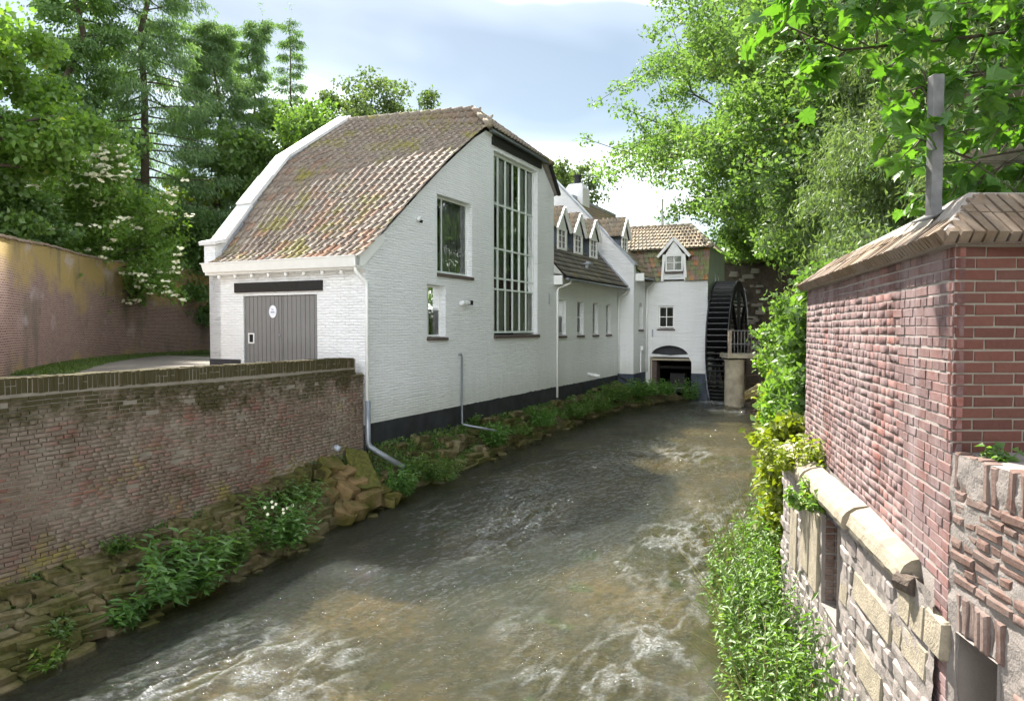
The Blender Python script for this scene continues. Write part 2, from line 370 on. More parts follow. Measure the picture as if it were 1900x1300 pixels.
def m_bed():
    t = NT('river_bed'); p = t.pos(); n = t.noise(p, .5, 4, .6); n2 = t.noise(p, 7, 5, .65)
    c = t.ramp(n, [(.3, (.05, .052, .03)), (.5, (.12, .095, .052)), (.68, (.25, .185, .10))])
    vo = t.n('TexVoronoi', {'Vector': p, 'Scale': 9.0, 'Randomness': 1.0}); vd = vo.outputs['Distance']
    c = t.mix(t.ramp(t.sep(vo.outputs['Color'])[0], [(.0, .5), (.6, 0.0)]), c, (.06, .055, .045))
    c = t.mix(t.ramp(t.noise(p, .9, 3), [(.62, 0.0), (.70, .7)]), c, (.07, .13, .03))
    c = t.mix(t.ramp(n2, [(.4, .45), (.6, 0.0)]), c, (.04, .04, .03))
    return t.finish(c, .9, t.bump(vd, .6, .05), spec=.2)
M['bed'] = m_bed()
def m_water():
    t = NT('river_water'); p = t.pos()
    q = t.n('Mapping', {'Vector': p, 'Rotation': (0, 0, -math.radians(64)), 'Scale': (1.0, 3.4, 1)}).outputs[0]
    rip = t.math('ADD', t.noise(q, 3.6, 4, .62, .8), t.math('MULTIPLY', t.noise(q, 13, 4, .65, .5), .5))
    nb = t.bump(rip, 1.0, .05)
    fr = t.n('Fresnel', {'IOR': 1.34, 'Normal': nb}).outputs[0]
    gl = t.n('BsdfGlossy', {'Color': (1, 1, 1), 'Roughness': .035, 'Normal': nb}).outputs[0]
    tp = t.n('BsdfTransparent', {'Color': (.78, .76, .60)}).outputs[0]
    df = t.n('BsdfDiffuse', {'Color': (.030, .042, .030)}).outputs[0]
    yy = t.sep(p)[1]
    turb = t.n('MapRange', {0: yy, 1: 11.0, 2: 22.0, 3: .22, 4: .14}).outputs[0]
    body = t.n('MixShader', {0: turb, 1: tp, 2: df}).outputs[0]
    m1 = t.n('MixShader', {0: t.math('MULTIPLY', fr, 1.0, clamp=True), 1: body, 2: gl}).outputs[0]
    foam = t.rnd(); ff = t.math('MULTIPLY', t.ramp(t.noise(q, 30, 4, .7), [(.48, 0.0), (.62, 1.0)]), foam)
    fd = t.n('BsdfDiffuse', {'Color': (.70, .72, .73)}).outputs[0]
    m2 = t.n('MixShader', {0: ff, 1: m1, 2: fd}).outputs[0]
    t.t.links.new(m2, t.out.inputs[0]); return t.m
M['water'] = m_water()
def m_leaf(name, lo, hi, trans=.45, yellow=None, gloss=.035):
    t = NT(name); r = t.rnd(); p = t.pos()
    c = t.mix(r, lo, hi)
    c = t.mix(t.ramp(t.noise(p, .6, 3), [(.35, 0.0), (.7, .5)]), c, tuple(.7*a+.3*b for a, b in zip(hi, lo)))
    if yellow: c = t.mix(t.ramp(r, [(yellow[0], 0.0), (yellow[1], 1.0)]), c, yellow[2])
    d = t.n('BsdfDiffuse', {'Color': c}).outputs[0]
    ct = t.mix(1.0, c, (1.25, 1.35, .55), 'MULTIPLY')
    tr = t.n('BsdfTranslucent', {'Color': ct}).outputs[0]
    g = t.n('BsdfGlossy', {'Color': (1, 1, 1), 'Roughness': .5}).outputs[0]
    m1 = t.n('MixShader', {0: trans, 1: d, 2: tr}).outputs[0]
    m2 = t.n('MixShader', {0: gloss, 1: m1, 2: g}).outputs[0]
    t.t.links.new(m2, t.out.inputs[0]); return t.m
M['leaf_syc'] = m_leaf('sycamore_leaf', (.045, .13, .018), (.12, .25, .03), .5, (.95, 1.0, (.24, .32, .03)), .045)
M['leaf_bright'] = m_leaf('bright_leaf', (.09, .19, .03), (.20, .32, .06), .5, (.85, 1, (.26, .28, .04)))
M['leaf_mid'] = m_leaf('mid_leaf', (.065, .14, .028), (.15, .24, .055), .5)
M['leaf_dark'] = m_leaf('dark_leaf', (.065, .145, .036), (.155, .255, .07), .5)
M['leaf_robinia'] = m_leaf('robinia_leaf', (.085, .16, .045), (.17, .27, .085), .5, (.88, 1, (.30, .28, .06)))
M['leaf_olive'] = m_leaf('olive_frond', (.08, .135, .05), (.19, .255, .115), .42)
M['leaf_spruce'] = m_leaf('spruce_needles', (.075, .155, .055), (.17, .265, .105), .48)
M['leaf_weed'] = m_leaf('weed_leaf', (.055, .135, .016), (.15, .25, .035), .45, (.9, 1, (.30, .36, .05)))
M['leaf_nettle'] = m_leaf('nettle_leaf', (.055, .15, .026), (.15, .30, .055), .45, None, .05)
M['leaf_yellow'] = m_leaf('yellow_green_leaf', (.12, .18, .016), (.26, .28, .024), .45)
M['leaf_far'] = m_leaf('far_leaf', (.07, .12, .045), (.15, .20, .075), .4)
M['grass_dry'] = m_leaf('dry_grass', (.10, .14, .03), (.34, .29, .13), .3)
M['grassblade'] = m_leaf('grass_blade', (.05, .10, .015), (.12, .18, .03), .35)
# ------------------------------------------------------------------ frames
CH = Vector((-3.200, 15.513, 0)); UA = math.radians(90 - 25.993)
UX = Vector((math.cos(UA), math.sin(UA), 0)); VX = Vector((-math.sin(UA), math.cos(UA), 0))
def HW(s, w, z): return CH + UX*s + VX*w + Vector((0, 0, z))            # house frame -> world
def WH(P): d = Vector(P) - CH; return d.dot(UX), d.dot(VX)
HM = Matrix.Translation(CH) @ Matrix.Rotation(UA, 4, 'Z')
def htthing(name, label, cat, group=None): return thing(name, label, cat, CH, UA, group)
Fc, Uc = Vector((0, math.cos(math.radians(1.872)), -math.sin(math.radians(1.872)))), Vector((0, math.sin(math.radians(1.872)), math.cos(math.radians(1.872))))
def in_view(P):
    d = Vector(P) - Vector((0, 0, EYE)); q = d.dot(Fc)
    if q < .2: return False, 1e9
    x = d.x/q*1316; y = d.dot(Uc)/q*1316
    return abs(x) < 975 and abs(y) < 675, d.length

class Pieces:
    """many alike pieces: the nearest in view become part objects sharing mesh data, the rest one joined stuff part"""
    def __init__(s, name, parent, frame, variants, mat, limit=300):
        s.name, s.parent, s.frame, s.mat, s.limit = name, parent, frame, mat, limit
        s.var = variants; s.items = []; s.me = {}
    def add(s, vi, mtx): s.items.append((vi, mtx))
    def emit(s):
        def key(it):
            P = s.frame @ it[1].translation; ok, d = in_view(P); return d if ok else d + 1000
        its = sorted(s.items, key=key)
        for vi, mx_ in its[:s.limit]:
            if vi not in s.me: s.me[vi] = s.var[vi].mesh(s.name, s.mat)
            o = link(s.name, s.me[vi], s.parent); o.matrix_local = mx_
        rest = its[s.limit:]
        if rest:
            V, F, Rn = [], [], []
            cache = {}
            nb = 0
            for vi, mx_ in rest:
                if vi not in cache:
                    me = s.var[vi].mesh('tmp', None)
                    me.calc_loop_triangles()
                    v = np.array([tuple(q.co) for q in me.vertices]); f = np.array([tuple(q.vertices) for q in me.loop_triangles]); 
                    cache[vi] = (v, f, s.var[vi].r[0]); bpy.data.meshes.remove(me)
                v, f, r = cache[vi]; A = np.array(mx_)
                V.append(v @ A[:3, :3].T + A[:3, 3]); F.append(f + nb); Rn.append(np.full(len(v), r)); nb += len(v)
            me = npmesh(s.name + '_rows', np.concatenate(V), np.concatenate(F), s.mat, np.concatenate(Rn))
            link(s.name + '_rows', me, s.parent, kind='stuff')

def brick_var(rr, L, D, H, jit=.003, ch=.004, out=.012, lump=0.0, oj=.004):
    """brick: face toward +y at y=out, x 0..L, z 0..H; back open"""
    m = MB(); j = lambda a=jit: rr.uniform(-a, a)
    o = out + rr.uniform(-oj, oj)
    ob = [(j(), o-ch, j()), (L+j(), o-ch, j()), (L+j(), o-ch, H+j()), (j(), o-ch, H+j())]
    c = ch*1.4
    ib = [(c+j(), o+j(lump), c+j()), (L-c+j(), o+j(lump), c+j()), (L-c+j(), o+j(lump), H-c+j()), (c+j(), o+j(lump), H-c+j())]
    bk = [(x, -D, z) for x, y, z in ob]
    vs = ob + ib + bk
    fs = [(4,7,6,5)] + [(i, 4+i, 4+(i+1) % 4, (i+1) % 4) for i in range(4)] + [(8+i, i, (i+1) % 4, 8+(i+1) % 4) for i in range(4)]
    m.add(vs, fs, rr.random()); return m
def Tm(x, y, z, rz=0.0): return Matrix.Translation((x, y, z)) @ Matrix.Rotation(rz, 4, 'Z')
def frame_m(P, ex, ey, ez):
    m = Matrix.Identity(4)
    for i in range(3):
        m[i][0] = ex[i]; m[i][1] = ey[i]; m[i][2] = ez[i]; m[i][3] = P[i]
    return m
# pantile: x across (cover 1 unit = .2), y up slope 0..L
def tile_var(rr, L=.33, flat=False):
    m = MB(); r = rr.random()
    if flat: prof = [(0, .012), (.10, .012), (.20, .012)]
    else: prof = [(-.01, .022), (.03, .004), (.085, .0), (.13, .012), (.165, .047), (.19, .05), (.218, .026)]
    j = rr.uniform(-.004, .004); lift = .03 + j
    lo = [(x, 0, z + lift) for x, z in prof]; hi = [(x, L, z) for x, z in prof]; un = [(x, .004, z + lift - .018) for x, z in prof]
    n = len(prof)
    m.add(lo + hi + un, [(i, i+1, n+i+1, n+i) for i in range(n-1)] + [(2*n+i, 2*n+i+1, i+1, i) for i in range(n-1)], r)
    return m
TV = [tile_var(random.Random(100+i)) for i in range(20)]
FV = [tile_var(random.Random(300+i), .30, True) for i in range(14)]

RB = random.Random(11)
def tile_patch(pc, rows, cols, Lf, Rf, keep=lambda P, a, b: True, width=.2):
    """tiles over the ruled surface between two edge curves Lf(t), Rf(t), t 0..1"""
    for i in range(rows):
        t0 = i/rows; t1 = (i+1)/rows
        a0, a1, b0, b1 = Lf(t0), Lf(t1), Rf(t0), Rf(t1)
        for k in range(cols):
            f = k/cols; fm = (k+.5)/cols
            P = a0.lerp(b0, f); ex = (b0-a0)/cols; up = a1.lerp(b1, fm) - a0.lerp(b0, fm)
            if not keep(a0.lerp(b0, fm), i, k): continue
            ey = up / .27; ez = ex.cross(ey).normalized()
            if ez.z < 0: ez = -ez
            jx = RB.uniform(-.012, .012)
            q = ex/width
            tw = RB.uniform(-.03, .03)
            ey2 = ey + q*tw
            pc.add(RB.randrange(len(pc.var)), frame_m(P + q*jx + ez*RB.uniform(0, .008), q, ey2, ez))
def poly_curve(pts):
    pts = [Vector(p) for p in pts]; d = [0]
    for a, b in zip(pts, pts[1:]): d.append(d[-1] + (b-a).length)
    def f(t):
        x = t*d[-1]
        for i in range(len(pts)-1):
            if x <= d[i+1] or i == len(pts)-2: return pts[i].lerp(pts[i+1], (x-d[i])/(d[i+1]-d[i]))
    f.length = d[-1]; return f

def grid_window(parent, fn, a0, a1, b0, b1, rec, va=(), hb=(), fw=.06, mw=.03, fmat='paint', dep=.05, pane=True, label=None, sill=None, glass='glass'):
    """window frame with mullions; panes and sill as sub-parts. fn(a,b,d) maps to local, d inward"""
    m = MB()
    def bx(x0, x1, y0, y1, d0, d1):
        vs = [fn(x0,y0,d0), fn(x1,y0,d0), fn(x1,y1,d0), fn(x0,y1,d0), fn(x0,y0,d1), fn(x1,y0,d1), fn(x1,y1,d1), fn(x0,y1,d1)]
        m.add(vs, [(0,3,2,1),(4,5,6,7),(0,1,5,4),(1,2,6,5),(2,3,7,6),(3,0,4,7)])
    bx(a0, a0+fw, b0, b1, rec, rec+dep); bx(a1-fw, a1, b0, b1, rec, rec+dep)
    bx(a0+fw, a1-fw, b0, b0+fw, rec+.001, rec+dep); bx(a0+fw, a1-fw, b1-fw, b1, rec+.001, rec+dep)
    xs = [a0+fw] + list(va) + [a1-fw]; ys = [b0+fw] + list(hb) + [b1-fw]
    for x in va: bx(x-mw/2, x+mw/2, b0+fw, b1-fw, rec+.006, rec+dep-.005)
    for y in hb: bx(a0+fw, a1-fw, y-mw/2, y+mw/2, rec+.009, rec+dep-.008)
    w = m.build('window', M[fmat], parent)
    if label: w['label'] = label
    if pane:
        for i in range(len(xs)-1):
            for k in range(len(ys)-1):
                p = MB(); z_ = rec+dep*.6
                p.add([fn(xs[i],ys[k],z_), fn(xs[i+1],ys[k],z_), fn(xs[i+1],ys[k+1],z_), fn(xs[i],ys[k+1],z_)], [(0,1,2,3)])
                p.build('pane', M[glass], w)
    if sill:
        s0, s1, zt, th, pr = sill; q = MB()
        vs = [fn(s0,zt-th,-pr), fn(s1,zt-th,-pr), fn(s1,zt-.02,-pr), fn(s0,zt-.02,-pr), fn(s0,zt-th,.05), fn(s1,zt-th,.05), fn(s1,zt,.05), fn(s0,zt,.05)]
        q.add(vs, [(0,3,2,1),(4,5,6,7),(0,1,5,4),(1,2,6,5),(2,3,7,6),(3,0,4,7)]); q.build('sill', M['sill'], w)
    return w
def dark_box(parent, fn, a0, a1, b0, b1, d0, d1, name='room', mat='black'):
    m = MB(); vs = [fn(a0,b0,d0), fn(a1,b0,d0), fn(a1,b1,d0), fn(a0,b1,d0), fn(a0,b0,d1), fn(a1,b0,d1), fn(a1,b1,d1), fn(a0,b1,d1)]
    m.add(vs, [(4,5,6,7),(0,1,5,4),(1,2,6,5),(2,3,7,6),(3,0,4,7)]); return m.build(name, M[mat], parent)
river = lambda y0: (lambda a, b, d: (a, y0 + d, b))           # wall along u, outside toward the river
face = lambda x0: (lambda a, b, d: (x0 + d, a, b))            # wall across, outside toward the camera

# ------------------------------------------------------------------ main house
house = htthing('white_house', 'white painted brick house with mossy pantile roof, grey double door and tall river window', 'house')
GW = 4.78                                                       # width of the garage front
Rp = [(-.35, 5.27), (.44, 5.88), (1.27, 6.53), (2.19, 7.24), (3.19, 8.0), (4.02, 8.58), (4.91, 9.18), (5.71, 9.66), (5.9, 10.12)]
Lp = [(-.35, 5.30), (.05, 5.52), (.61, 6.20), (1.25, 7.05), (2.18, 8.16), (3.31, 9.0), (4.9, 10.10)]
rake = [(0, 5.40), (.44, 5.76), (1.27, 6.41), (2.19, 7.12), (3.19, 7.88), (4.02, 8.46), (4.91, 9.06), (5.60, 9.44)]
fr = river(0.0)
openings = [rect(2.95, 4.76, 5.18, 7.20), rect(2.46, 3.36, 3.54, 4.88), rect(6.08, 9.25, 3.56, 8.99)]
wl = MB()
holed([(0, 1.67), (10.66, 1.67), (10.66, 8.48), (9.70, 9.22), (9.47, 9.40)] + [(a, b) for a, b in reversed(rake)], openings, fr, .34, wl)
holed([(0, 1.0), (GW, 1.0), (GW, 5.36), (0, 5.36)], [rect(1.36, 3.64, 2.21, 4.55)], face(0.0), .25, wl)
wl.add([(10.66, 0, 1.1), (10.66, 4.78, 1.1), (10.66, 4.78, 6.5), (10.66, 0, 8.48)], [(0, 1, 2, 3)])
wl.build('wall', M['wall'], house)
pj = lambda a, b, z0, z1, n: [(a+(b-a)*k/n, z0+(z1-z0)*k/n+RB.uniform(-.016, .016)) for k in range(n, -1, -1)]
pb = MB(); pb.prism([(0, .9), (10.66, .9)] + pj(0, 10.66, 1.655, 1.68, 90), fr, -.006, .1); pb.build('plinth', M['plinth'], house)
pb = MB(); pb.box(-.012, .1, 3.74, 4.79, 2.2, 3.02); pb.build('plinth', M['plinth'], house)
# left gable wall standing above the roof, with coping slabs
gp = [(0, 2.2), (.0, 5.2), (-.14, 5.3), (-.14, 5.80), (.06, 5.84), (2.41, 8.46), (4.95, 10.16), (5.2, 10.16), (10.6, 6.4), (10.6, 2.2)]
pb = MB(); pb.prism(gp, lambda a, b, d: (a, d, b), 4.40, GW); pb.build('gable_parapet', M['wall'], house)
def slab(a, b, th=.07, w0=4.34, w1=4.86):
    q = MB(); A, B = Vector((a[0], 0, a[1])), Vector((b[0], 0, b[1])); d = (B-A).normalized(); n = Vector((-d.z, 0, d.x))
    q.add([A+Vector((0, w0, 0)), A+Vector((0, w1, 0)), B+Vector((0, w1, 0)), B+Vector((0, w0, 0)),
           A+n*th+Vector((0, w0, 0)), A+n*th+Vector((0, w1, 0)), B+n*th+Vector((0, w1, 0)), B+n*th+Vector((0, w0, 0))],
          [(0,3,2,1),(4,5,6,7),(0,1,5,4),(1,2,6,5),(2,3,7,6),(3,0,4,7)]); q.build('coping_slab', M['lead_light'], house)
slab((-.2, 5.80), (.16, 5.90), .09, 4.32, 4.88); slab((.16, 5.915), (1.02, 6.90), .07); slab((1.0, 6.93), (1.78, 7.79), .09); slab((1.76, 7.77), (2.43, 8.51), .07); slab((2.42, 8.47), (5.0, 10.19), .08)
q = MB()
for (a, b), (c, d) in zip(Lp[1:], Lp[2:]): q.add([(a, 4.385, b-.05), (c, 4.385, d-.05), (c, 4.385, d+.16), (a, 4.385, b+.16)], [(0,1,2,3)])
q.build('lead_flashing', M['lead'], house)
# roof
Lc = poly_curve([(a, 4.38, b) for a, b in Lp]); Rc = poly_curve([(a, -.13, b) for a, b in Rp])
dk = MB(); N_ = 24
for i in range(N_):
    a0, a1, b0, b1 = Lc(i/N_), Lc((i+1)/N_), Rc(i/N_), Rc((i+1)/N_)
    o = Vector((.02, 0, -.035)); e = Vector((0, .08, 0)); e2 = Vector((0, .62 if b1.z > 9.7 else .08, 0))
    dk.add([a0+o, b0+o+(e2 if b0.z > 9.7 else e), b1+o+e2, a1+o], [(0,1,2,3)])
dk.build('roof_underlay', M['deck'], house)
pc = Pieces('roof_tile', house, HM, TV, M['tile'])
def keep_front(P, i, k): return not (P.z > 9.62 and P.y < -.1 + (P.z-9.62)/.55*.68)
tile_patch(pc, 27, 22, Lc, Rc, keep_front)
E1, E2, AP = Vector((5.45, -.22, 9.50)), Vector((10.0, -.22, 9.38)), Vector((5.75, .52, 10.17))
for i in range(4):
    f0, f1 = i/4, (i+1)/4; a0, b0, a1, b1 = E1.lerp(AP, f0), E2.lerp(AP, f0), E1.lerp(AP, f1), E2.lerp(AP, f1)
    n_ = max(2, int((b0-a0).length/.2))
    nn = (E2-E1).cross(AP-E1).normalized(); nn = nn if nn.z > 0 else -nn
    ex = (b0-a0).normalized(); ey = nn.cross(ex).normalized(); ey = ey if ey.z > 0 else -ey
    for k in range(n_):
        pc.add(RB.randrange(20), frame_m(a0 + ex*(k*.2*(b0-a0).length/(n_*.2)) , ex*((b0-a0).length/(n_*.2)), ey*(((a1-a0).dot(ey))/.27), nn))
pc.emit()
dk = MB(); dk.add([E1+Vector((0,0,-.03)), E2+Vector((0,0,-.03)), AP+Vector((0,0,-.03))], [(0,1,2)])
BL = Vector((4.9, 4.4, 10.1))
dk.add([BL, AP, E2, Vector((10.8, -.14, 8.46)), Vector((10.8, 4.4, 7.4))], [(0,1,2),(0,2,3),(0,3,4)])
dk.build('back_roof', M['tile_grey'], house)
q = MB(); q.bar((9.95, -.16, 9.33), (10.78, -.16, 8.44), .1, .1); q.build('verge', M['beam'], house)
q = MB(); q.bar((5.6, -.16, 9.44), (9.95, -.16, 9.36), .10, .07); q.build('gutter', M['zinc'], house)
q = MB(); q.bar((5.75, -.02, 9.40), (6.25, -.02, 9.40), .02, .12); q.build('eave_board', M['lead_light'], house)
for k in range(13):                                              # ridge and hip tiles
    f = k/12; A = BL.lerp(AP, f); B = BL.lerp(AP, f+1/12*1.1)
    if k == 12: break
    q = MB(); q.tube([A+Vector((0,0,-.02)), B+Vector((0,0,0))], [.085, .10], 8, RB.random()); q.build('ridge_tile', M['tile'], house, smooth=True)
for k in range(3):
    A = E1.lerp(AP, k/3); B = E1.lerp(AP, (k+1.1)/3)
    q = MB(); q.tube([A, B], [.10, .085], 8, RB.random()); q.build('ridge_tile', M['tile'], house, smooth=True)
for k in range(12):
    A = E2.lerp(AP, k/12); B = E2.lerp(AP, (k+1.1)/12)
    q = MB(); q.tube([A, B], [.09, .075], 8, RB.random()); q.build('ridge_tile', M['tile'], house, smooth=True)
# rake edge board, gutter, brackets
q = MB(); q.prism([(-.42, 5.12), (-.14, 5.12), (.62, 5.72), (.62, 5.92), (.36, 5.80), (-.42, 5.26)], lambda a, b, d: (a, d, b), -.06, -.02)
q.build('verge_board', M['paint'], house)
q = MB()
q.add([(-.44,-.06,5.31),(-.26,-.06,5.31),(-.26,-.06,5.10),(-.36,-.06,5.10),(-.44,4.56,5.33),(-.26,4.56,5.33),(-.26,4.56,5.12),(-.36,4.56,5.12)],
      [(0,1,2,3),(4,7,6,5),(0,4,5,1),(1,5,6,2),(2,6,7,3),(3,7,4,0)])
q.box(-.46, -.24, -.07, 4.57, 5.312, 5.335)
q.build('gutter', M['paint'], house)
q = MB(); q.prism([(-.26, 5.06), (.0, 5.06), (.0, 5.30), (-.26, 5.30)], lambda a, b, d: (a, d, b), -.02, 4.62); q.build('eave_box', M['paint'], house)
for k in range(8):
    y = .5 + k*.53
    q = MB(); q.tube([(-.20, y, 5.05), (-.20, y, 4.98), (-.19, y, 4.955)], [.042, .042, .02], 8); q.build('bracket', M['paint'], house, smooth=True)
q = MB(); q.bar((-.03, 1.18, 4.745), (-.03, 3.87, 4.745), .07, .23); q.build('lintel_beam', M['beam'], house)
q = MB(); q.bar((-.02, 5.94, 9.275), (.02, 5.94, 9.275), .02, .28)
q = MB(); q.bar((5.94, -.02, 9.265), (9.46, -.02, 9.255), .09, .29); q.build('lintel_beam', M['beam'], house)
# double door of vertical boards
dr = MB(); dr.box(.09, .13, 1.36, 3.64, 2.2, 4.55); door = dr.build('door', M['door_seam'], house)
pv = {}
nP = 17; wP = 2.28/nP
for k in range(nP):
    me = pv.setdefault('m', MB().box(0, .03, .006, wP-.006, 0, 2.33).mesh('door_plank', M['door'], bevel=.005))
    o = link('door_plank', me, door); o.location = (.058, 1.36 + k*wP, 2.21)
q = MB(); q.box(.04, .095, 2.47, 2.53, 2.21, 4.54); q.build('meeting_strip', M['door'], door)
q = MB(); q.box(.03, .10, 1.30, 1.36, 2.2, 4.61); q.box(.03, .10, 3.64, 3.70, 2.2, 4.61); q.box(.03, .10, 1.36, 3.64, 4.552, 4.612); q.build('door_frame', M['paint'], house)
q = MB(); q.box(.03, .055, 3.335, 3.365, 3.41, 3.66); q.box(.03, .055, 3.495, 3.525, 3.41, 3.66); q.box(.03, .055, 3.365, 3.495, 3.41, 3.44); q.box(.03, .055, 3.365, 3.495, 3.63, 3.66)
hatch = q.build('hatch_frame', M['paint'], door)
q = MB(); q.box(.05, .056, 3.365, 3.495, 3.44, 3.63); q.build('hatch_hole', M['black'], door)
q = MB(); q.tube([(.035, 2.52, 3.62), (.02, 2.52, 3.62)], .03, 8); q.build('door_handle', M['zinc'], door)
q = MB(); q.prism([(.115*math.cos(t*math.pi/10), .15*math.sin(t*math.pi/10)) for t in range(20)], lambda a, b, d: (d, 2.735+a, 4.17+b), .035, .05)
sgn = q.build('door_sign', M['sign_white'], door)
q = MB()
for a in (-.055, -.03, -.005, .02, .045): q.box(.032, .036, 2.735+a, 2.735+a+.016, 4.14, 4.168)
q.box(.032, .036, 2.70, 2.77, 4.205, 4.212); q.box(.032, .036, 2.715, 2.722, 4.212, 4.24); q.box(.032, .036, 2.75, 2.757, 4.212, 4.24)
q.build('door_sign_print', M['sign_ink'], door)
# windows of the river gable
w = grid_window(house, fr, 2.95, 4.76, 5.22, 7.19, .16, va=(3.44,), fw=.05, fmat='paint_pale', sill=(2.93, 4.80, 5.20, .10, .05))
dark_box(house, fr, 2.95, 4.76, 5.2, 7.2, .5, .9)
q = MB()
rr = random.Random(3)
x = 3.6
while x < 4.7:
    ww = rr.uniform(.05, .11); q.add([(x, .33+rr.uniform(0, .03), 5.25), (x+ww, .33+rr.uniform(0, .03), 5.25), (x+ww, .33, 7.17), (x, .33, 7.17)], [(0,1,2,3)]); x += ww*1.02
q.build('curtain', M['curtain_dark'], house)
w = grid_window(house, fr, 2.46, 3.36, 3.56, 4.87, .17, va=(2.78,), hb=(4.26,), fw=.05, sill=(2.44, 3.42, 3.55, .09, .05))
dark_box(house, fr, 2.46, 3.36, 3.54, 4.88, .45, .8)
for k in range(10):
    q = MB(); q.add([(2.50, .24, 4.30+k*.055), (3.32, .24, 4.30+k*.055), (3.32, .215, 4.335+k*.055), (2.50, .215, 4.335+k*.055)], [(0,1,2,3)]); q.build('blind_slat', M['curtain'], w)
va = [6.08 + .06 + (9.25-6.08-.12)*k/6 for k in range(1, 6)]
w = grid_window(house, fr, 6.08, 9.25, 3.62, 8.98, .14, va=va, hb=(7.50, 6.17, 5.28, 4.95), fw=.065, mw=.05, fmat='paint_pale', dep=.06, sill=(6.06, 9.34, 3.57, .11, .06))
for z0, z1 in ((7.42, 7.58), (6.09, 6.22)):
    q = MB(); q.box(6.1, 9.22, .19, .23, z0, z1); q.build('transom', M['paint_pale'], w)
q = MB(); q.box(6.1, 9.22, .23, .5, 4.97, 5.26); q.build('floor_edge', M['floorslab'], house)
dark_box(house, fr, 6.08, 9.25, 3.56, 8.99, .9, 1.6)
rr = random.Random(9)
for (z0, z1) in ((3.68, 4.93), (5.30, 6.1), (6.23, 7.42), (7.6, 8.9)):
    for k in range(6):
        xa = 6.2 + k*.51 + rr.uniform(.05, .2)
        q = MB(); q.box(xa, xa + rr.uniform(.26, .40), .24, .27, z0, z1); q.build('curtain', M['curtain'], house)
# pipes, lamps
q = MB(); q.tube([(-.30, .03, 5.10), (-.30, .03, 5.02), (-.22, -.02, 4.90), (-.06, -.07, 4.78), (-.055, -.075, 4.6), (-.055, -.075, 2.2)], .04, 8)
q.build('downpipe', M['paint'], house, smooth=True)
q = MB(); q.tube([(-.05, -.085, 2.2), (-.05, -.085, 1.30), (-.04, -.12, 1.2), (.06, -.25, 1.08), (.35, -.75, .72)], .06, 10); q.build('drain_pipe', M['zinc'], house, smooth=True)
q = MB(); q.tube([(3.98, -.03, 3.06), (4.06, -.05, 3.08), (4.10, -.05, 3.0), (4.10, -.05, 1.2), (4.12, -.10, 1.16), (4.3, -.5, 1.08), (4.6, -.85, .98)], .03, 8); q.build('drain_pipe', M['zinc'], house, smooth=True)
q = MB(); q.box(4.02, 4.40, -.16, -.08, 4.42, 4.52); q.box(4.06, 4.12, -.1, .0, 4.40, 4.50); wlamp = q.build('wall_camera', M['white_plastic'], house, bevel=.01)
q = MB(); q.box(4.402, 4.53, -.165, -.075, 4.41, 4.53); q.build('camera_lens', M['black'], wlamp)
q = MB(); q.tube([(2.04, .0, 6.43), (2.04, -.09, 6.43)], [.06, .05], 10); lp = q.build('wall_spotlight', M['white_plastic'], house, smooth=True)
q = MB(); q.tube([(2.06, -.06, 6.38), (2.10, -.12, 6.36)], .035, 8); q.build('lamp_lens', M['black'], lp)
q = MB(); q.box(10.18, 10.25, -.02, .01, 4.60, 4.98); q.build('wall_anchor', M['lead'], house)

# ------------------------------------------------------------------ low wing with three dormers
wing = htthing('low_wing', 'low white wing with four slot windows and three small dormers between the two gables', 'house')
slots = [(11.10, 11.83), (13.0, 13.71), (14.78, 15.44), (16.49, 17.15)]
wl = holed([(10.66, 1.66), (18.13, 1.66), (18.13, 5.72), (10.66, 5.72)], [rect(a, b, 3.52, 4.80) for a, b in slots], fr, .30)
wl.build('wall', M['wall'], wing)
q = MB(); q.prism([(10.662, .9), (18.13, .9)] + pj(10.662, 18.13, 1.67, 1.66, 60), fr, -.006, .1); q.build('plinth', M['plinth'], wing)
for a, b in slots:
    m_ = (a+b)/2
    grid_window(wing, fr, a, b, 3.56, 4.79, .12, va=(), hb=(4.2,), fw=.035, mw=.03, sill=(a-.04, b+.02, 3.50, .09, .05))
dark_box(wing, fr, 10.9, 17.4, 3.5, 4.85, .32, .7)
SL = 1.1056
def wz2(y): return 5.60 + (y + .42)*SL
ea = Vector((10.68, -.44, 5.58)); eb = Vector((18.12, -.44, 5.58)); ta = Vector((10.68, 3.0, wz2(3.0)+.0)); tb = Vector((18.12, 3.0, wz2(3.0)))
q = MB(); q.add([ea+Vector((0,0,-.04)), eb+Vector((0,0,-.04)), tb+Vector((0,0,-.04)), ta+Vector((0,0,-.04))], [(0,1,2,3)]); q.add([(10.68,-.44,5.5),(18.12,-.44,5.5),(18.12,0,5.68),(10.68,0,5.68)],[(0,1,2,3)]); q.build('roof_underlay', M['deck'], wing)
dorm = [12.9, 14.65, 16.5]
pc = Pieces('roof_tile', wing, HM, FV, M['tile_grey'], 0)
def keep_wing(P, i, k):
    if P.y > .62 and any(abs(P.x-c) < .5 for c in dorm) and P.z < 8.2: return False
    return True
tile_patch(pc, 19, 37, poly_curve([ea, ta]), poly_curve([eb, tb]), keep_wing)
pc.emit()
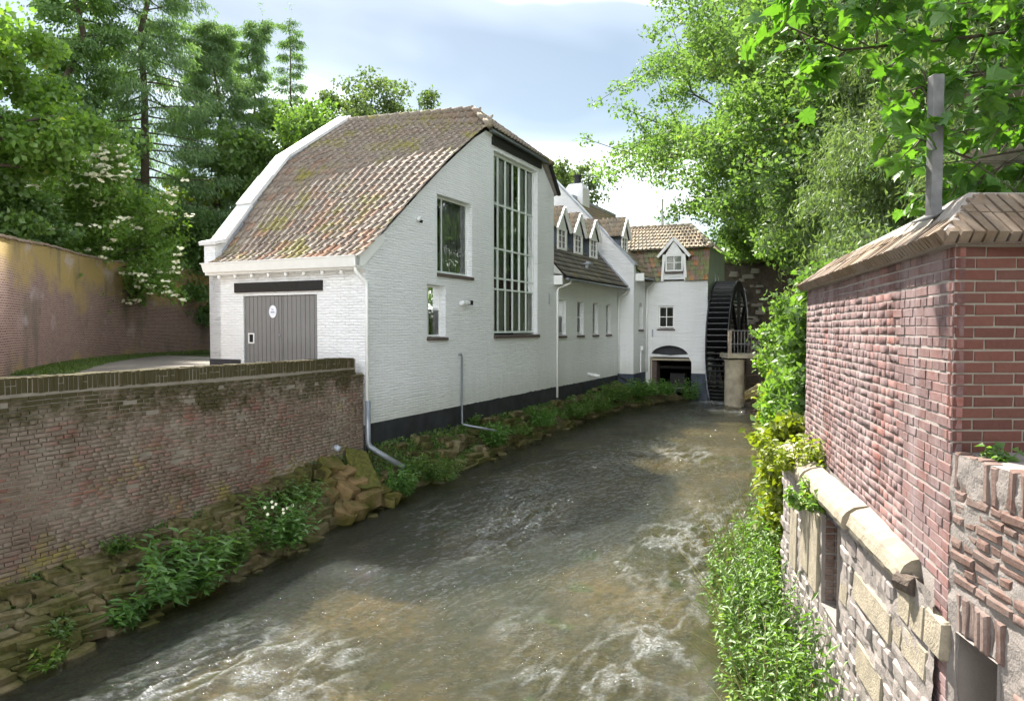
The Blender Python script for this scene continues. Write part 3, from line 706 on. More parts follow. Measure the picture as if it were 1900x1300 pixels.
def dormer(parent, c, y0, z0, z1, zt, hw, ov, slopey, tmat, glassmat='glass', inner='ochre', label=None, tilew=.2, variants=None):
    """gabled dormer: front at y=y0, window z0..z1, apex zt, half width hw; slopey(z)->y of the main slope"""
    g = MB()
    yb = slopey(zt) + .1
    ze = z1 + .06
    fcolor = M['paint']
    d = MB(); d.prism([(c-hw, z0-.06), (c+hw, z0-.06), (c+hw, z1+.05), (c, zt-.05), (c-hw, z1+.05)], lambda a, b, e: (a, y0+e, b), .05, .08)
    dm = d.build('dormer', M['black'], parent)
    if label: dm['label'] = label
    g = MB(); g.prism([(c-hw, z1+.02), (c+hw, z1+.02), (c, zt-.04)], lambda a, b, e: (a, y0+e, b), 0, .04); g.build('dormer_gable', M['paint'], dm)
    fn = river(y0)
    q = MB()
    w_ = hw
    for a0, a1, b0, b1 in ((c-w_, c-w_+.1, z0-.06, z1+.02), (c+w_-.1, c+w_, z0-.06, z1+.02), (c-w_+.1, c+w_-.1, z0-.06, z0+.02), (c-w_+.1, c+w_-.1, z1-.05, z1+.02)):
        q.box(a0, a1, y0-.02, y0+.05, b0, b1)
    q.build('window_frame', M['paint'], dm)
    q = MB()
    q.box(c-.014, c+.014, y0+.0, y0+.04, z0+.02, z1-.05)
    for f in (1/3, 2/3): q.box(c-w_+.1, c+w_-.1, y0+.003, y0+.037, z0+(z1-z0)*f-.012, z0+(z1-z0)*f+.012)
    q.build('glazing_bar', M['paint'], dm)
    q = MB(); q.add([(c-w_+.1, y0+.045, z0), (c+w_-.1, y0+.045, z0), (c+w_-.1, y0+.045, z1), (c-w_+.1, y0+.045, z1)], [(0,1,2,3)]); q.build('pane', M[glassmat], dm)
    q = MB(); q.add([(c-w_+.02, y0+.16, z0), (c+w_-.02, y0+.16, z0), (c+w_-.02, y0+.16, z1), (c-w_+.02, y0+.16, z1)], [(0,1,2,3)]); q.build('window_backing', M[inner], dm)  # backing sheet behind the pane; a black one paints in the room's darkness
    for sgn_ in (-1, 1):
        q = MB(); x_ = c + sgn_*hw
        q.add([(x_, y0+.04, z0-.1), (x_, slopey(z0-.1)+.02, z0-.1), (x_, slopey(z1)+.06, z1+.05), (x_, y0+.04, z1+.05)], [(0,1,2,3)]); q.build('cheek', M['slate'], dm)
        q = MB(); A = Vector((c + sgn_*ov, y0-.10, z1-.06)); B = Vector((c, y0-.10, zt+.02))
        q.bar(A, B, .09, .13, up=(0, 0, 1)); q.build('bargeboard', M['paint'], dm)
        # tiles on each slope
        e0 = Vector((c + sgn_*ov, y0-.06, z1-.02)); e1 = Vector((c + sgn_*ov, slopey(z1)+.15, z1-.02)); r0 = Vector((c, y0-.06, zt+.06)); r1 = Vector((c, yb+.2, zt+.06))
        q = MB(); q.add([e0-Vector((0,0,.02)), e1-Vector((0,0,.02)), r1-Vector((0,0,.02)), r0-Vector((0,0,.02))], [(0,1,2,3)]); q.build('dormer_deck', M['deck'], dm)
        p2 = Pieces('dormer_tile', dm, HM, variants or TV, M[tmat], 0)
        ncol = max(3, int((r1-r0).length/.2)); nrow = max(2, int((r0-e0).length/.27))
        a_, b_ = (e0, r0), (e1, r1)
        tile_patch(p2, nrow, ncol, poly_curve(a_), poly_curve(b_))
        p2.emit()
    return dm
sy2 = lambda z: (z-5.60)/SL - .42
for k, c in enumerate(dorm):
    dormer(wing, c, .58, 6.82, 7.56, 8.34, .46, .70, sy2, 'tile_buff', inner='ochre' if k < 2 else 'curtain')
q = MB(); q.tube([(14.2, .10, 6.12), (14.2, .0, 6.40)], [.09, .08], 8); q.box(14.02, 14.38, -.16, .12, 6.30, 6.34); q.build('roof_vent', M['lead'], wing)
q = MB(); q.bar((18.07, -.46, 5.62), (18.07, 1.75, wz2(1.75)+.06), .1, .10); q.build('lead_flashing', M['lead'], wing)
def half_gutter(parent, a, b, mat='zinc'):
    q = MB(); q.bar(a, b, .11, .06); return q.build('gutter', M[mat], parent)
half_gutter(wing, (10.68, -.50, 5.50), (18.12, -.50, 5.50))
q = MB(); q.tube([(11.15, -.48, 5.48), (11.1, -.44, 5.36), (10.86, -.09, 5.18), (10.84, -.07, 5.05), (10.84, -.07, 1.30)], .042, 8); q.build('downpipe', M['paint'], wing, smooth=True)
q = MB(); q.tube([(10.84, -.07, 1.30), (10.84, -.08, .98), (10.95, -.3, .88), (11.3, -.85, .76)], .05, 8); q.build('drain_pipe', M['plinth'], wing, smooth=True)
q = MB(); q.tube([(17.95, -.48, 5.46), (17.98, -.4, 5.34), (18.02, -.09, 5.16), (18.02, -.07, 5.0), (18.02, -.07, 1.72)], .042, 8); q.build('downpipe', M['paint'], wing, smooth=True)
q = MB(); q.tube([(18.02, -.07, 1.72), (18.0, -.12, 1.62), (18.0, -.6, 1.42), (18.05, -.95, 1.36)], .045, 8); q.build('drain_pipe', M['plinth'], wing, smooth=True)
q = MB(); q.tube([(14.2, .0, 1.95), (14.2, -.5, 1.86)], .07, 10); q.build('overflow_pipe', M['white_plastic'], wing, smooth=True)
q = MB(); q.box(10.60, 10.68, -.35, -.02, 5.30, 5.62); q.build('eave_board', M['paint'], wing)

# ------------------------------------------------------------------ gabled house behind the wing
gab = htthing('gabled_house', 'tall white gabled house with chimney and one dormer beyond the low wing', 'house')
X3, Y3 = 18.13, -.72
g3 = [(Y3, 1.70), (6.2, 1.70), (6.2, 9.2), (4.2, 11.72), (3.0, 10.58), (-.65, 6.64), (Y3, 6.62)]
q = MB(); q.prism(g3, lambda a, b, d: (d, a, b), X3, X3+.3); q.build('gable_wall', M['wall'], gab)
q = MB(); q.bar((X3+.15, -.80, 6.56), (X3+.15, 4.2, 11.80), .40, .07, up=(0, 0, 1)); q.build('gable_coping', M['lead'], gab)
f3 = river(Y3)
arch_w = [(18.95, 3.72), (19.62, 3.72), (19.62, 4.74), (19.52, 4.86), (19.38, 4.92), (19.19, 4.92), (19.05, 4.86), (18.95, 4.74)]
wl = holed([(X3+.302, 1.70), (20.13, 1.70), (20.13, 6.3), (X3+.302, 6.3)], [arch_w], f3, .26); wl.build('wall', M['wall'], gab)
grid_window(gab, f3, 18.95, 19.62, 3.74, 4.92, .2, va=(), hb=(4.3,), fw=.05, sill=(18.93, 19.66, 3.70, .09, .05))
dark_box(gab, f3, 18.9, 19.7, 3.7, 4.95, .4, .7)
q = MB(); q.box(X3-.012, 20.14, Y3-.012, Y3+.1, .9, 1.72); q.box(X3-.013, X3+.1, Y3+.1, -.005, .9, 1.72); q.build('plinth', M['plinth_blue'], gab)
S3 = 1.083
ea, eb = Vector((X3+.3, -1.12, 6.02)), Vector((24.9, -1.12, 6.02)); ta, tb = Vector((X3+.3, 2.4, 6.02+3.52*S3)), Vector((24.9, 2.4, 6.02+3.52*S3))
q = MB(); d_ = Vector((0,0,-.04)); q.add([ea+d_, eb+d_, tb+d_, ta+d_], [(0,1,2,3)]); q.add([ta+d_, tb+d_, Vector((24.9, 6, 6)), Vector((X3+.3, 6, 6))], [(0,1,2,3)]); q.build('roof_underlay', M['deck'], gab)
pc = Pieces('roof_tile', gab, HM, TV, M['tile'], 0)
tile_patch(pc, 18, 32, poly_curve([ea, ta]), poly_curve([eb, tb]), lambda P, i, k: not (abs(P.x-18.9) < .45 and P.y > -.05 and P.z < 8.4))
pc.emit()
q = MB(); q.bar(ta + Vector((0,0,.05)), tb + Vector((0,0,.05)), .24, .12); q.build('ridge_tile', M['lead'], gab)
sy3 = lambda z: (z-6.02)/S3 - 1.12
dormer(gab, 18.92, -.06, 7.26, 7.88, 8.70, .44, .68, sy3, 'tile_buff', inner='black')
half_gutter(gab, (X3+.3, -1.18, 5.98), (20.2, -1.18, 5.98))
q = MB(); q.box(X3+.2, X3+.32, -1.12, -.74, 5.86, 6.2); q.build('eave_board', M['paint'], gab)
q = MB(); q.tube([(20.0, -1.16, 5.94), (20.02, -1.1, 5.86), (20.05, -.82, 5.62), (20.06, -.80, 5.5), (20.06, -.80, 1.75)], .045, 8); q.build('downpipe', M['paint'], gab, smooth=True)
q = MB(); q.box(19.2, 19.36, -.86, -.74, 2.75, 2.95); q.box(19.24, 19.30, -.76, -.70, 1.75, 2.75); q.build('meter_box', M['white_plastic'], gab)
ch = MB(); c_ = .16
ch.box(19.0, 19.95, 2.02, 2.88, 8.6, 10.35)
ch.add([(19.0,2.02,10.35),(19.95,2.02,10.35),(19.95,2.88,10.35),(19.0,2.88,10.35),(19.12,2.14,10.58),(19.83,2.14,10.58),(19.83,2.76,10.58),(19.12,2.76,10.58)], [(4,5,6,7),(0,1,5,4),(1,2,6,5),(2,3,7,6),(3,0,4,7)])
chim = ch.build('chimney', M['wall'], gab)
q = MB(); q.tube([(19.45, 2.45, 10.55), (19.45, 2.45, 10.95)], [.17, .15], 10); q.tube([(19.45, 2.45, 10.95), (19.45, 2.45, 11.02)], [.2, .2], 10); q.build('chimney_pot', M['terracotta'], chim)

# ------------------------------------------------------------------ mill house
mill = htthing('mill_house', 'white mill house over a dark arched race, with mossy orange mansard roof', 'house')
X4, YA, YB = 20.13, -.72, -3.56
f4 = face(X4)
arch = [(-.94, 1.0), (-.94, 2.42)] + [(-1.84 - .90*math.cos(t), 2.42 + .54*math.sin(t)) for t in [math.pi*k/12 for k in range(1, 12)]] + [(-2.74, 2.42), (-2.86, 2.20), (-2.86, 1.0)]
wl = holed([(YA, 1.0), (YB, 1.0), (YB, 6.05), (YA, 6.05)], [arch, rect(-2.04, -1.32, 3.74, 4.78)], f4, .3)
wl.build('wall', M['wall'], mill)
wl = holed([(20.132, .3), (24.55, .3), (24.55, 7.4), (20.5, 7.5), (20.132, 6.05)], [rect(21.75, 22.15, 5.95, 6.4), rect(22.6, 23.0, 5.95, 6.4)], lambda a, b, d: (a, YB+d, b), .2)
wl.build('side_wall', M['wall_green'], mill)
for a in (21.75, 22.6):
    grid_window(mill, lambda p, z, d: (p, YB+d, z), a, a+.4, 5.97, 6.39, .12, fw=.05)
q = MB(); q.box(X4-.04, X4+.1, -3.57, -2.87, 1.70, 2.30); q.build('wall_offset', M['wall'], mill)
q = MB(); q.box(X4-.05, X4+.5, -3.575, -2.87, .2, 1.70); q.box(X4-.10, X4+.3, -3.62, -3.36, .2, 1.25); q.build('plinth', M['plinth_blue'], mill)
q = MB(); q.prism(rect(-2.84, -.96, 2.36, 2.98), f4, .31, .34); q.build('arch_board', M['plinth'], mill)
q = MB(); q.box(X4+.14, X4+.34, -2.84, -.96, 2.26, 2.36); q.build('arch_beam', M['concrete'], mill)
q = MB(); q.box(X4+.3, X4+.9, -1.18, -.95, .6, 2.26); q.build('arch_jamb', M['sill'], mill)
dark_box(mill, f4, -2.86, -.94, .4, 2.98, .4, 4.0, 'race_chamber')
q = MB(); q.box(X4+1.2, X4+1.7, -2.3, -1.6, .7, 1.6); q.tube([(X4+1.0, -2.84, 1.9), (X4+1.0, -.96, 1.9)], .08, 8); q.build('sluice_timber', M['beam'], mill)
grid_window(mill, f4, -2.04, -1.32, 3.78, 4.77, .08, va=(-1.68,), hb=(4.28,), fw=.06, mw=.035, sill=(-2.10, -1.26, 3.73, .08, .05))
dark_box(mill, f4, -2.04, -1.32, 3.74, 4.78, .35, .7)
q = MB(); q.box(X4-.02, X4+.01, -1.08, -1.02, 3.35, 3.70); q.build('wall_anchor', M['lead'], mill)
# mansard lower slope
lo0, lo1 = Vector((X4-.10, -.60, 5.92)), Vector((X4-.10, -3.58, 5.92)); up0, up1 = Vector((X4+.32, .1, 7.50)), Vector((X4+.32, -3.58, 7.50))
q = MB(); b_ = Vector((.05, 0, 0)); q.add([lo0+b_, lo1+b_, up1+b_, up0+b_], [(0,1,2,3)]); q.build('roof_underlay', M['deck'], mill)
pc = Pieces('mansard_tile', mill, HM, TV, M['tile_green'])
tile_patch(pc, 7, 15, poly_curve([lo1, up1]), poly_curve([lo0, up0]), lambda P, i, k: not (-2.58 < P.y < -1.48 and P.z < 7.2 - abs(P.y+2.03)*.6))
pc.emit()
# upper slope with hip on the wheel side
el0, el1 = Vector((X4-.02, .3, 7.42)), Vector((X4-.02, -3.72, 7.44)); rg0, rg1 = Vector((X4+1.35, .5, 8.66)), Vector((X4+1.35, -2.50, 8.62))
q = MB(); q.add([el0+d_, el1+d_, rg1+d_, rg0+d_], [(0,1,2,3)]); q.add([el1+d_, Vector((24.6, -3.72, 7.44)), Vector((23.3, -2.5, 8.62)), rg1+d_], [(0,1,2,3)])
q.add([rg0+d_, rg1+d_, Vector((23.3, -2.5, 8.62)), Vector((24.6, .5, 7.4))], [(0,1,2,3)]); q.build('upper_roof_deck', M['tile_buff'], mill)
pc = Pieces('roof_tile', mill, HM, TV, M['tile_buff'])
tile_patch(pc, 7, 20, poly_curve([el1, rg1]), poly_curve([el0, rg0])); pc.emit()
for A, B, n_ in ((rg0, rg1, 9), (rg1, el1, 6)):
    for k in range(n_):
        q = MB(); q.tube([A.lerp(B, k/n_), A.lerp(B, (k+1.1)/n_)], [.09, .10], 8, RB.random()); q.build('ridge_tile', M['tile_buff'], mill, smooth=True)
# facade dormer
cy = -2.05
dm = MB(); dm.prism([(-1.66, 6.36), (-2.44, 6.36), (-2.44, 7.16), (-2.05, 7.7), (-1.66, 7.16)], lambda a, b, e: (X4+e, a, b), -.02, .04); dm = dm.build('dormer', M['paint'], mill)
q = MB(); q.prism([(-1.64, 7.12), (-2.46, 7.12), (-2.05, 7.76)], lambda a, b, e: (X4+e, a, b), -.10, -.03); q.build('dormer_gable', M['paint'], dm)
for sgn_ in (-1, 1):
    q = MB(); q.bar((X4-.16, cy+sgn_*.74, 7.02), (X4-.16, cy, 7.86), .12, .12, up=(0,0,1)); q.build('bargeboard', M['paint'], dm)
    q = MB(); e0, r0 = Vector((X4-.18, cy+sgn_*.78, 7.05)), Vector((X4-.18, cy, 7.93)); e1, r1 = e0+Vector((1.0, 0, 0)), r0+Vector((1.3, 0, 0)); q.add([e0, e1, r1, r0], [(0,1,2,3)]); q.add([e0-d_*-1, e1+d_, r1+d_, r0+d_], [(3,2,1,0)]); q.build('dormer_deck', M['tile_buff'], dm)
    q = MB(); q.prism([(cy+sgn_*.40, 7.14), (cy+sgn_*.52, 7.14), (cy+sgn_*.60, 5.92), (cy+sgn_*.48, 5.92)], lambda a, b, e: (X4+e, a, b), -.13, -.03); q.build('dormer_post', M['paint'], dm)
    q = MB(); y_ = cy+sgn_*.5; q.add([(X4-.02, y_, 5.95), (X4+.3, y_, 5.95), (X4+.5, y_, 7.1), (X4-.02, y_, 7.1)], [(0,1,2,3)]); q.build('cheek', M['slate'], dm)
q = MB(); q.box(X4-.03, X4+.02, cy-.47, cy+.47, 5.92, 6.34); q.build('dormer_apron', M['wall'], dm)
grid_window(mill, face(X4-.09), cy-.40, cy+.40, 6.36, 7.12, .0, va=(cy,), hb=(6.76,), fw=.07, mw=.035, sill=(cy-.42, cy+.42, 6.35, .08, .04))
q = MB(); q.box(X4-.028, X4-.022, cy-.36, cy+.36, 6.38, 7.1); q.build('window_backing', M['curtain_dark'], mill)

# ------------------------------------------------------------------ water wheel
wc = HW(21.97, -4.18, 2.95)
whl = thing('water_wheel', 'big black overshot water wheel turning beside the mill house wall', 'water wheel', wc, UA)
RW = 3.0
NPd = 72
pm = MB(); pm.add([(RW, -.43, 0), (RW, .43, 0), (RW-.34, .43, .20), (RW-.34, -.43, .20), (RW, -.43, .03), (RW, .43, .03), (RW-.34, .43, .23), (RW-.34, -.43, .23)],
                  [(0,1,2,3),(7,6,5,4),(0,4,5,1),(2,6,7,3),(0,3,7,4),(1,5,6,2)])
pme = pm.mesh('paddle', M['wheel'])
em = MB().bar((RW+.005, -.43, .015), (RW+.005, .43, .015), .035, .035).mesh('paddle_edge', M['wheel_edge'])
for k in range(NPd):
    th = 2*math.pi*k/NPd
    o = link('paddle', pme, whl); o.matrix_local = Matrix.Rotation(-th, 4, 'Y')
    e = link('paddle_edge', em, o)
for y in (-.47, .47):
    q = MB(); n_ = 72
    for k in range(n_):
        t0, t1 = 2*math.pi*k/n_, 2*math.pi*(k+1)/n_
        vs = []
        for t in (t0, t1):
            for r_ in (RW-.38, RW+.02):
                for yy in (y-.025, y+.025): vs.append((r_*math.cos(t), yy, r_*math.sin(t)))
        q.add(vs, [(0,1,5,4),(2,6,7,3),(0,4,6,2),(1,3,7,5)])
    q.build('rim', M['wheel'], whl)
    for k in range(8):
        t = math.pi*k/4
        q = MB(); q.bar((.2*math.cos(t), y, .2*math.sin(t)), ((RW-.37)*math.cos(t), y, (RW-.37)*math.sin(t)), .12, .14, up=(0,1,0)); q.build('spoke', M['wheel'], whl)
q = MB(); q.tube([(0, -.9, 0), (0, .65, 0)], .2, 12); q.build('axle', M['wheel'], whl)
q = MB()
for k in range(20):
    t = math.radians(18 + k*2.3); q.box(0, 0, 0, 0, 0, 0) if False else q.bar((3.04*math.cos(t), -.5, 3.04*math.sin(t)), (3.04*math.cos(t+.025), -.5, 3.04*math.sin(t+.025)), .05, .06)
for k in range(16):
    t = math.radians(196 + k*2.4); q.bar((3.03*math.cos(t), .49, 3.03*math.sin(t)), (3.03*math.cos(t+.022), .49, 3.03*math.sin(t+.022)), .05, .05)
q.build('rim_pale_segments', M['lead'], whl)  # pale segments laid along two arcs of the rim edge

# concrete pier with railed platform
pier = thing('concrete_pier', 'round pale concrete pier standing in the water before the wheel', 'pier', (9.3, 29.6, .3))
q = MB(); q.tube([(0, 0, -.6), (0, 0, 2.1)], .40, 24); q.build('shaft', M['concrete'], pier, smooth=False)
q = MB(); q.tube([(0, 0, 2.1), (0, 0, 2.16)], .43, 24); q.build('cap', M['concrete'], pier)
plat = thing('footbridge_platform', 'small grey platform with vertical bar railing on the concrete pier', 'platform', (8.85, 29.3, 2.5))
q = MB(); q.box(0, 3.2, -.25, .9, .03, .2); q.build('deck', M['concrete'], plat)
q = MB(); q.tube([(.25, .2, -.1), (.25, .2, .03)], .06, 8); q.tube([(.6, .2, -.1), (.6, .2, .03)], .06, 8); q.build('bearing', M['steel'], plat)
q = MB(); q.box(.02, .16, -.22, -.16, .2, 1.18); q.build('post', M['oldwood'], plat)
q = MB(); q.bar((0, -.19, 1.16), (3.1, -.19, 1.16), .04, .04); q.bar((.16, -.19, .62), (3.1, -.19, .62), .03, .03); q.build('rail', M['steel'], plat)
bm_ = MB().box(-.011, .011, -.011, .011, 0, .94).mesh('baluster', M['steel'])
for k in range(20):
    o = link('baluster', bm_, plat); o.location = (.28 + k*.14, -.19, .2)
# ------------------------------------------------------------------ left river wall (mossy, soldier coping)
lw = htthing('river_wall', 'long mossy old brick wall with upright coping bricks on the left river bank', 'wall')
RL = random.Random(21)
q = MB(); q.box(-15, -.36, 0, .30, .2, 3.13); q.box(-.36, -.10, .002, .28, .2, 2.80); q.build('wall_core', M['mortar_left'], lw)
SV = [brick_var(RL, .205, .06, .051, .005, .006, .013, .004) for _ in range(22)]
HV = [brick_var(RL, .098, .06, .051, .005, .006, .013, .004) for _ in range(14)]
allv = SV + HV
pc = Pieces('brick', lw, HM, allv, M['brick_left'])
z = .28; row = 0
while z + .0625 < 2.95:
    x = (-.36 if z > 2.75 else -.10) - RL.uniform(0, .05); hd = row % 2 == 0
    while x > -10.5:
        use_h = (hd and RL.random() < .8) or RL.random() < .12
        Lb = .098 if use_h else .205
        if RL.random() > .012:
            vi = (22 + RL.randrange(14)) if use_h else RL.randrange(22)
            zz = z + .012*math.sin(x*1.1+row*.05) + RL.uniform(-.002, .002)
            yy = -.018*math.sin(x*.9+z*2)**2 + RL.uniform(-.004, .004)
            pc.add(vi, Tm(x, yy, zz, math.pi))
        x -= Lb + .0125
    z += .0625; row += 1
pc.emit()
CV = [brick_var(RL, .056, .31, .205, .004, .006, .012, .004) for _ in range(14)]
CV2 = [brick_var(RL, .056, .31, .097, .004, .006, .012, .004) for _ in range(10)]
pc = Pieces('coping_brick', lw, HM, CV + CV2, M['brick_left'])
x = -.42
while x > -10.6:
    zz = 2.945 + RL.uniform(-.006, .006)
    if RL.random() < .22:
        pc.add(14 + RL.randrange(10), Tm(x, 0, zz, math.pi)); pc.add(14 + RL.randrange(10), Tm(x, 0, zz+.109, math.pi))
    else: pc.add(RL.randrange(14), Tm(x, RL.uniform(-.006, .006), zz, math.pi + RL.uniform(-.02, .02)))
    x -= .067
pc.emit()
q = MB(); q.tube([(-1.05, .0, 1.33), (-1.05, -.13, 1.30)], .06, 10); q.build('drain_spout', M['lead'], lw, smooth=True)

# ------------------------------------------------------------------ stone bank under wall and houses
def interp(xs, ys): return lambda x: float(np.interp(x, xs, ys))
ztop = interp([-16, -9, -7.4, -6.4, -5.1, -3.5, -1.4, 0, 10, 14, 18, 21], [.35, .40, .50, .60, .73, .92, 1.14, 1.17, 1.15, 1.24, 1.38, 1.3])
yedge = interp([-16, -9, -8, -7, -5.6, -4.3, -2.6, -1.4, -.4, .6, 3, 6, 9, 13, 16, 18.2, 20.5], [-1.4, -1.2, -1.05, -.90, -.80, -.78, -.82, -.78, -.82, -.72, -.70, -.66, -.62, -.75, -1.05, -2.2, -3.5])
zwat = interp([-30, -8, -5, -2, 1, 6, 18, 60], [-.42, -.30, -.21, -.02, .14, .27, .50, .55])
bank = htthing('stone_bank', 'layered mossy ochre stone bank along the foot of the left wall and houses', 'river bank')
nx, ny = 420, 18
xs = np.linspace(-16, 20.6, nx); V = []
for x in xs:
    for k in range(ny):
        f = k/(ny-1); y = .1*(1-f) + (yedge(x)-.25)*f; zt, zw_ = ztop(x), zwat(x)-.35
        zz = zt + (zw_-zt)*(f**1.15)
        nsy = (fbm(np.array([x*2.3]), np.array([y*5.0]), 5)[0]-.5)
        V.append((x, y, zz + (.16 if x < 0 else .30)*nsy*(f > 0) - .04 + (.05 if x > 0 else 0)))
F = [(i*ny+k, (i+1)*ny+k, (i+1)*ny+k+1, i*ny+k+1) for i in range(nx-1) for k in range(ny-1)]
link('soil', npmesh('soil', V, F, M['earth'], np.full(len(V), .5), smooth=True), bank)
RS = random.Random(33)
def stone_var(rr, seg=3):
    """rounded irregular block in unit box, about 50 triangles"""
    bm = bmesh.new(); bmesh.ops.create_cube(bm, size=1.0)
    bmesh.ops.bevel(bm, geom=bm.edges[:], offset=.08, segments=1, affect='EDGES')
    for v in bm.verts:
        v.co.x += rr.uniform(-.09, .09); v.co.y += rr.uniform(-.11, .11); v.co.z += rr.uniform(-.13, .13)
    m = MB(); bm.verts.index_update()
    m.add([tuple(v.co) for v in bm.verts], [tuple(v.index for v in f.verts) for f in bm.faces], rr.random()); bm.free(); return m
STV = [stone_var(RS) for _ in range(26)]
def rubble_var(rr):
    bm = bmesh.new(); bmesh.ops.create_cube(bm, size=1.0); bmesh.ops.bevel(bm, geom=bm.edges[:], offset=.17, segments=1, affect='EDGES')
    for v in bm.verts: v.co.x += rr.uniform(-.06, .06); v.co.y += rr.uniform(-.06, .06); v.co.z += rr.uniform(-.08, .08)
    m = MB(); bm.verts.index_update(); m.add([tuple(v.co) for v in bm.verts], [tuple(v.index for v in f.verts) for f in bm.faces], rr.random()); bm.free(); return m
RBV = [rubble_var(random.Random(500+i)) for i in range(26)]
pc = Pieces('stone', bank, HM, STV, M['ochre_stone'], 290)
x0 = -8.9
for row in range(10):
    x = x0 + RS.uniform(0, .4)
    while x < 17.6:
        near = x < 0
        ln = RS.uniform(.18, .62) if near else RS.uniform(.3, .8)
        f = (row + .35)/10
        zt, zw_ = ztop(x), zwat(x) - .05
        hgt = (zt - zw_)/7.5
        y = yedge(x)*f; zc = zt - (zt-zw_)*((row+.5)/10)**1.05
        if RS.random() < (.95 if near else .34) and not (-1.9 < x < -.2):
            sc_ = Matrix.Diagonal((ln*1.02, RS.uniform(.24, .40), hgt*RS.uniform(.95, 1.3)*(1.6 if not near and RS.random() < .3 else 1), 1))
            pc.add(RS.randrange(26), Matrix.Translation((x+ln/2, y+RS.uniform(-.03, .05), zc)) @ Matrix.Rotation(RS.uniform(-.05, .05), 4, 'Z') @ Matrix.Rotation(RS.uniform(-.10, .10)+.05, 4, 'Y') @ Matrix.Rotation(RS.uniform(-.05, .22), 4, 'X') @ sc_)
        x += ln + RS.uniform(.0, .05)
for _ in range(26):                                              # loose stones in the water edge
    x = RS.uniform(-8.5, 15); s_ = RS.uniform(.1, .26)
    pc.add(RS.randrange(26), Matrix.Translation((x, yedge(x) - RS.uniform(-.05, .25), zwat(x)-.02)) @ Matrix.Rotation(RS.uniform(0, 3), 4, 'Z') @ Matrix.Diagonal((s_*1.4, s_, s_*.5, 1)))
pc.emit()
# orange outcrop where wall and house meet
def lump(name, mat, parent, c, rad, seed, nu=40, nv=22, amp=.3, freq=1.6, ridged=True):
    V, F = [], []
    for i in range(nv+1):
        ph = math.pi*i/nv
        for k in range(nu):
            th = 2*math.pi*k/nu; d = np.array([math.sin(ph)*math.cos(th), math.sin(ph)*math.sin(th), math.cos(ph)])
            n = fbm(np.array([d[0]*freq*2+d[2]*3+9]), np.array([d[1]*freq*2+d[2]*1.7+4]), seed, 5)[0]-.5
            if ridged: n = abs(n)*2-.25
            e = np.sign(d)*np.abs(d)**.72; V.append(np.array(c) + e*np.array(rad)*(1+amp*n))
    for i in range(nv):
        for k in range(nu): F.append((i*nu+k, i*nu+(k+1) % nu, (i+1)*nu+(k+1) % nu, (i+1)*nu+k))
    return link(name, npmesh(name, V, F, mat, np.full(len(V), .5)), parent)
ocm = [v.mesh('outcrop_stone', M['outcrop']) for v in STV[:12]]
RO = random.Random(71)
for k in range(24):
    f = RO.random(); x = -1.75 + 1.35*RO.random(); y = -.05 - f*(.95 if x > -1.4 else .8); zc = .96 - f*.85 + RO.uniform(-.06, .10)
    o = link('outcrop_stone', ocm[k % 12], bank); s_ = RO.uniform(.22, .44)
    o.location = (x, y, zc); o.rotation_euler = (RO.uniform(.1, .7), RO.uniform(-.35, .35), RO.uniform(-.8, .8)); o.scale = (s_*1.3, s_, s_*RO.uniform(.55, .9))
o = link('mossy_slab', STV[14].mesh('mossy_slab', M['mossy']), bank); o.location = (-.72, -.42, .80); o.rotation_euler = (.75, .12, -.35); o.scale = (.5, .95, .20)

# ------------------------------------------------------------------ terrace wall on the right
K = Vector((2.386, 3.83, 0)); KA = math.atan2(.97, .24)
KM = Matrix.Translation(K) @ Matrix.Rotation(KA, 4, 'Z'); KI = KM.inverted()
tw = thing('terrace_wall', 'red brick terrace wall with sloped brick coping above old limestone footing on the right', 'wall', K, KA)
RR = random.Random(44)
q = MB(); q.box(.11, 4.87, -.40, 0, .2, 4.27); q.box(.0, .11, -.012, 0, .2, 4.25)
q.build('wall_core', M['mortar'], tw)
SV = [brick_var(RR, .209, .05, .0515, .0025, .0022, .005, .001, oj=.0012) for _ in range(24)]
HV = [brick_var(RR, .0995, .05, .0515, .0022, .0022, .005, .001, oj=.0012) for _ in range(14)]
pc = Pieces('brick', tw, KM, SV + HV, M['brick_right'], 210)
row = 0; z = 4.242 - .0622
while z > 1.2:
    xe = 4.86 if z > 2.36 else .22
    x = .004 if row % 2 else .004
    hd = row % 2 == 0
    x = .0 if hd else .0
    if not hd: x = -.0 ; first = True
    k = 0
    while x < xe:
        if hd: Lb = .099
        else: Lb = .208 if k else (.155 if row % 4 == 1 else .208)
        if RR.random() < .07: Lb = .208 if Lb < .15 else .099
        Lb = min(Lb, xe - x)
        if Lb < .05: break
        zz = z + .006*math.sin(x*1.3+row)
        if abs(Lb-.099) < .01: pc.add(24+RR.randrange(14), Tm(x, RR.uniform(-.003, .003), zz))
        else:
            pc.add(RR.randrange(24), Tm(x, RR.uniform(-.003, .003), zz) @ Matrix.Diagonal((Lb/.208, 1, 1, 1)))
        x += Lb + .0122; k += 1
    z -= .0622; row += 1
pc.emit()
